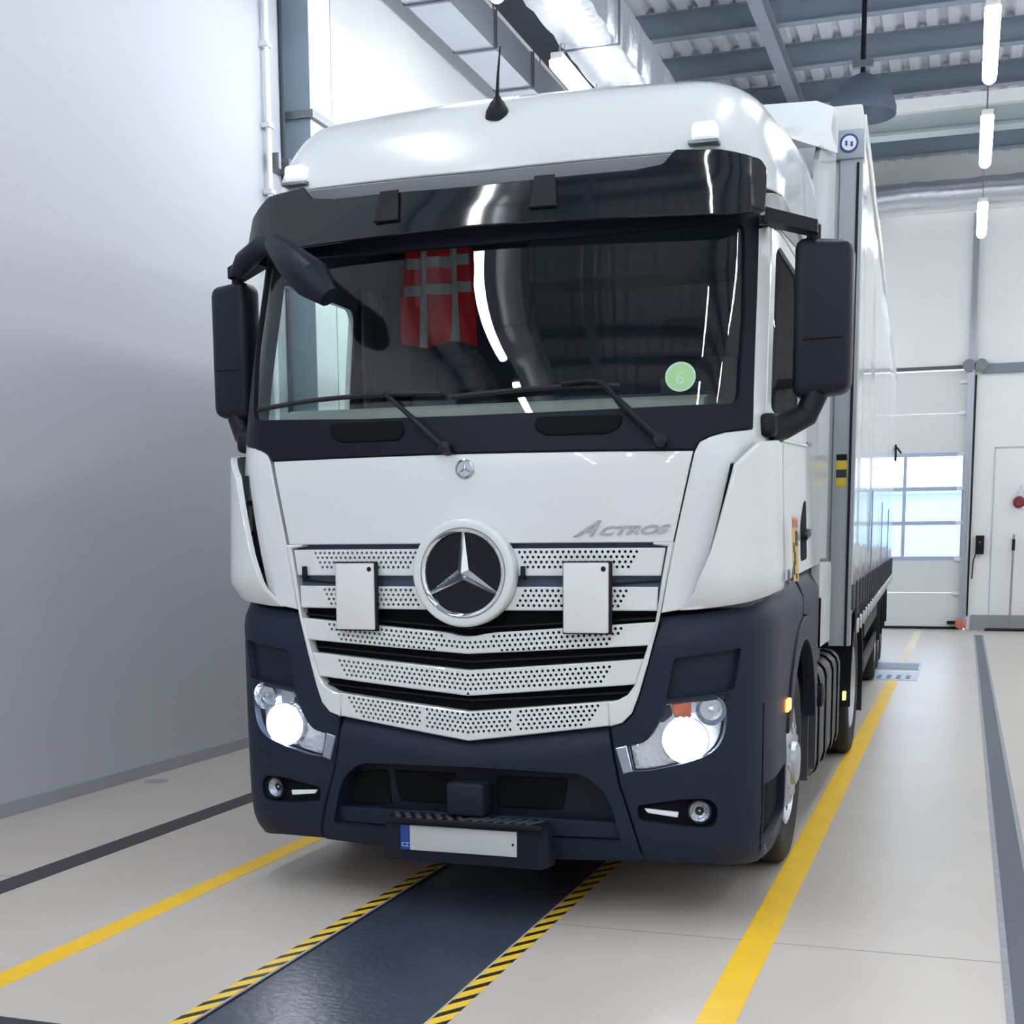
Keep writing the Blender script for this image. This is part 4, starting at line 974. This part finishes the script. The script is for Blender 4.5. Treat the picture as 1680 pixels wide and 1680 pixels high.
R_, o_ = face_mat(.905, 2.255, -.001)
gs = MB().lathe([(.061, -.001), (.061, .001), (0, .001)], PO(.905, 2.255, -.008), PN(.905, 2.255), 40).build('window_sticker', mat('sticker_pale_green', (172, 204, 180), .5, emit=(172, 204, 180), es=0), T)
MB().lathe([(.053, .001), (.053, .002), (0, .002)], PO(.905, 2.255, -.008), PN(.905, 2.255), 40).build('sticker_centre', mat('sticker_green', (150, 196, 140), .5), gs)
text_mesh('sticker_digit', '6', .075, MATS['sticker_pale_green'], Matrix.Translation(PO(.885, 2.225, -.0055)) @ R_, gs, depth=.0004)
# hi-vis vest hanging in the cab: a thing of its own
ve = empty('safety_vest', (-.74, 1.62, 2.66), 0, 'red high visibility vest with grey bands hanging inside the cab', 'vest')
def vest_sheet(x0, x1, z0, z1, off, amp=.018):
    vv = []; ff = []; n, m_ = 22, 12
    for j in range(m_+1):
        for i in range(n+1):
            x = x0+(x1-x0)*i/n; z = z0+(z1-z0)*j/m_
            tap = 1-.10*max(0, (z-.2)/.36)
            vv.append((x*tap, amp*math.sin(x*32)+.012*math.sin(x*70+z*9)+off, z+.014*math.sin(x*22)*(1 if z < .1 else 0)))
    for j in range(m_):
        for i in range(n): a = j*(n+1)+i; ff.append((a, a+1, a+n+2, a+n+1))
    return vv, ff
M_vest = mat('vest_red', (226, 30, 36), .8, emit=(226, 30, 36), es=0)
v, f = vest_sheet(-.21, .21, 0, .66, 0)
o = link_mesh('cloth', v, f, M_vest, ve, 60); md = o.modifiers.new('thickness', 'SOLIDIFY'); md.thickness = .012
for z in (.26, .40):
    v, f = vest_sheet(-.20, .20, z, z+.055, -.012); o = link_mesh('reflective_band', v, f, mat('vest_band', (176, 184, 186), .35), ve, 60); md = o.modifiers.new('thickness', 'SOLIDIFY'); md.thickness = .004
for x in (-.105, .075):
    v, f = vest_sheet(x, x+.05, .0, .64, -.013); o = link_mesh('reflective_band', v, f, MATS['vest_band'], ve, 60); md = o.modifiers.new('thickness', 'SOLIDIFY'); md.thickness = .004
MB().tube([(-.14, 0, .64), (0, 0, .685), (.14, 0, .64)], .008, 6).tube([(0, 0, .685), (0, 0, .72), (.02, 0, .74)], .005, 6).build('hanger', M_black, ve)

# ================================================================== THE TRAILER
TR = empty('semi_trailer', (.087, 2.85, 0), 0.0325, 'white curtain sided semi trailer coupled behind the truck cab', 'trailer')
TL, TH, TW = 13.0, 4.03, 1.275
def tb(name, lo, hi, m, parent=TR, c=0.0): return MB().box(lo, hi, c).build(name, m, parent, smooth=None if c == 0 else 35)
M_tarp = mat('tarp_white', (214, 217, 219), 0.18, coat=.4, bump=.04, bscale=3)
M_alu = mat('alu_grey', (158, 166, 174), .4, metal=.35)
tb('front_wall', (-1.15, 0, 1.0), (1.15, .05, 3.98), mat('front_wall_grey', (186, 192, 196), .35))
for sg in (-1, 1):
    tb('corner_post', (min(sg*1.145, sg*1.27), -.02, .98), (max(sg*1.145, sg*1.27), .10, 3.78), M_alu)
    tb('post_seal', (min(sg*1.235, sg*1.25), -.03, .98), (max(sg*1.235, sg*1.25), -.015, 3.72), M_black)
    cap = tb('corner_cap', (min(sg*1.06, sg*1.275), -.035, 3.74), (max(sg*1.06, sg*1.275), .11, 3.90), mat('cap_alu', (150, 160, 172), .4, metal=.2), TR, .006)
    MB().lathe([(.052, 0), (.052, -.004), (.040, -.005)], (sg*1.19, -.035, 3.825), (0, 1, 0), 28).build('maker_disc', mat('emblem_blue', (36, 66, 132), .4), cap)
    MB().lathe([(.040, -.005), (0, -.005)], (sg*1.19, -.035, 3.825), (0, 1, 0), 28).build('disc_centre', mat('emblem_white', (222, 228, 240), .4), cap)
    MB().box((sg*1.19-.021, -.0425, 3.812), (sg*1.19-.009, -.040, 3.838)).build('disc_mark', MATS['emblem_blue'], cap, smooth=None)
    MB().box((sg*1.19+.009, -.0425, 3.806), (sg*1.19+.021, -.040, 3.832)).build('disc_mark', MATS['emblem_blue'], cap, smooth=None)
    # curtain: slightly wavy, leaning in at the bottom
    vv = []; ff = []; n, m_ = 100, 8
    for j in range(m_+1):
        for i in range(n+1):
            y = .12+(TL-.16)*i/n; z = 1.33+(3.92-1.33)*j/m_
            w = .006*math.sin(y*2.1)+.006*math.sin(y*5.3+z*1.3)
            vv.append((sg*(TW-.012+w*(1-abs(j/m_-.5)*1.2)), y, z))
    for j in range(m_):
        for i in range(n): a = j*(n+1)+i; ff.append((a, a+1, a+n+2, a+n+1))
    o = link_mesh('side_curtain', vv, ff, M_tarp, TR, 60); md = o.modifiers.new('thickness', 'SOLIDIFY'); md.thickness = .006
    for y in (3.2, 6.4, 9.6): tb('curtain_seam', (min(sg*1.270, sg*1.279), y-.012, 1.35), (max(sg*1.270, sg*1.279), y+.012, 2.0), mat('seam_blue', (120, 136, 180), .5))
    tb('side_rave', (min(sg*1.18, sg*1.283), .0, 1.19), (max(sg*1.18, sg*1.283), TL, 1.345), mat('rave_dark', (46, 50, 58), .55, noise=.3, nscale=25), TR, .01)
    for k in range(26):
        y = .30+.48*k
        bkl = MB().box((sg*1.29-.006, y-.020, 1.10), (sg*1.29+.006, y+.020, 1.36)).build('buckle_strap', mat('strap_grey', (66, 66, 76), .5), TR, smooth=None)
        MB().box((sg*1.295-.012, y-.028, 1.04), (sg*1.295+.012, y+.028, 1.13), .006).build('buckle', M_dchrome, bkl)
    tb('roof_rail', (min(sg*1.20, sg*1.28), .05, 3.90), (max(sg*1.20, sg*1.28), TL, 4.0), M_white, TR, .01)
    tb('side_guard', (min(sg*1.20, sg*1.225), 3.6, .48), (max(sg*1.20, sg*1.225), 7.4, .60), M_chassis)
    tb('side_guard', (min(sg*1.20, sg*1.225), 3.6, .78), (max(sg*1.20, sg*1.225), 7.4, .90), M_chassis)
    for y in (7.9, 9.2, 10.5):
        wheel(sg*1.03, y, .50, .36, TR, sg, front=False, name='trailer_wheel')
        MB().prism([(y+.56*math.cos(a), .5+.56*math.sin(a)) for a in [math.radians(k) for k in range(0, 181, 15)]]+[(y+.53*math.cos(a), .5+.53*math.sin(a)) for a in [math.radians(k) for k in range(180, -1, -15)]], lambda a, b: (sg*.84, a, b), lambda a, b: (sg*1.26, a, b)).build('trailer_mudguard', M_black, TR, smooth=40)
    lg = tb('landing_leg', (min(sg*.66, sg*.80), 2.65, .35), (max(sg*.66, sg*.80), 2.80, 1.1), M_chassis)
    MB().box((sg*.73-.14, 2.60, .31), (sg*.73+.14, 2.85, .35)).build('leg_foot', M_chassis, lg, smooth=None)
    tb('tension_post', (min(sg*1.27, sg*1.30), TL-.16, 2.78), (max(sg*1.27, sg*1.30), TL-.10, 3.02), M_black)
MB().tube([(1.30, TL-.10, 2.98), (1.36, TL-.05, 2.90)], .014, 6).build('tension_handle', M_black, TR)
tb('roof_sheet', (-1.24, .0, 3.96), (1.24, TL, 4.03), M_white, TR, .02)
tb('front_header', (-1.24, -.03, 3.88), (1.26, .12, 4.035), mat('header_tarp', (208, 212, 211), .5), TR, .015)
tb('floor_deck', (-1.2, .05, 1.08), (1.2, TL, 1.2), M_chassis)
tb('chassis_beam', (-.55, .3, .80), (-.43, TL, 1.08), M_chassis); tb('chassis_beam', (.43, .3, .80), (.55, TL, 1.08), M_chassis)
tb('rear_door', (-1.26, TL-.04, 1.1), (1.26, TL, 4.0), M_alu)
tb('rear_bumper', (-1.2, TL-.12, .45), (1.2, TL-.02, .60), M_chassis)
fx = tb('front_sticker', (1.165, -.0235, 1.915), (1.225, -.0205, 2.10), mat('sticker_yellow2', (206, 178, 40), .5))
tb('sticker_band', (1.165, -.0245, 2.065), (1.225, -.0235, 2.10), M_black, fx); tb('sticker_band', (1.165, -.0245, 1.965), (1.225, -.0235, 2.012), mat('sticker_navy', (34, 40, 58), .5), fx)
# airline coils between cab and trailer
MB().tube([(.2+.08*math.cos(k*.7), 2.35+.012*k, 1.5+.08*math.sin(k*.7)) for k in range(60)], .012, 6).build('air_line', M_black, T)
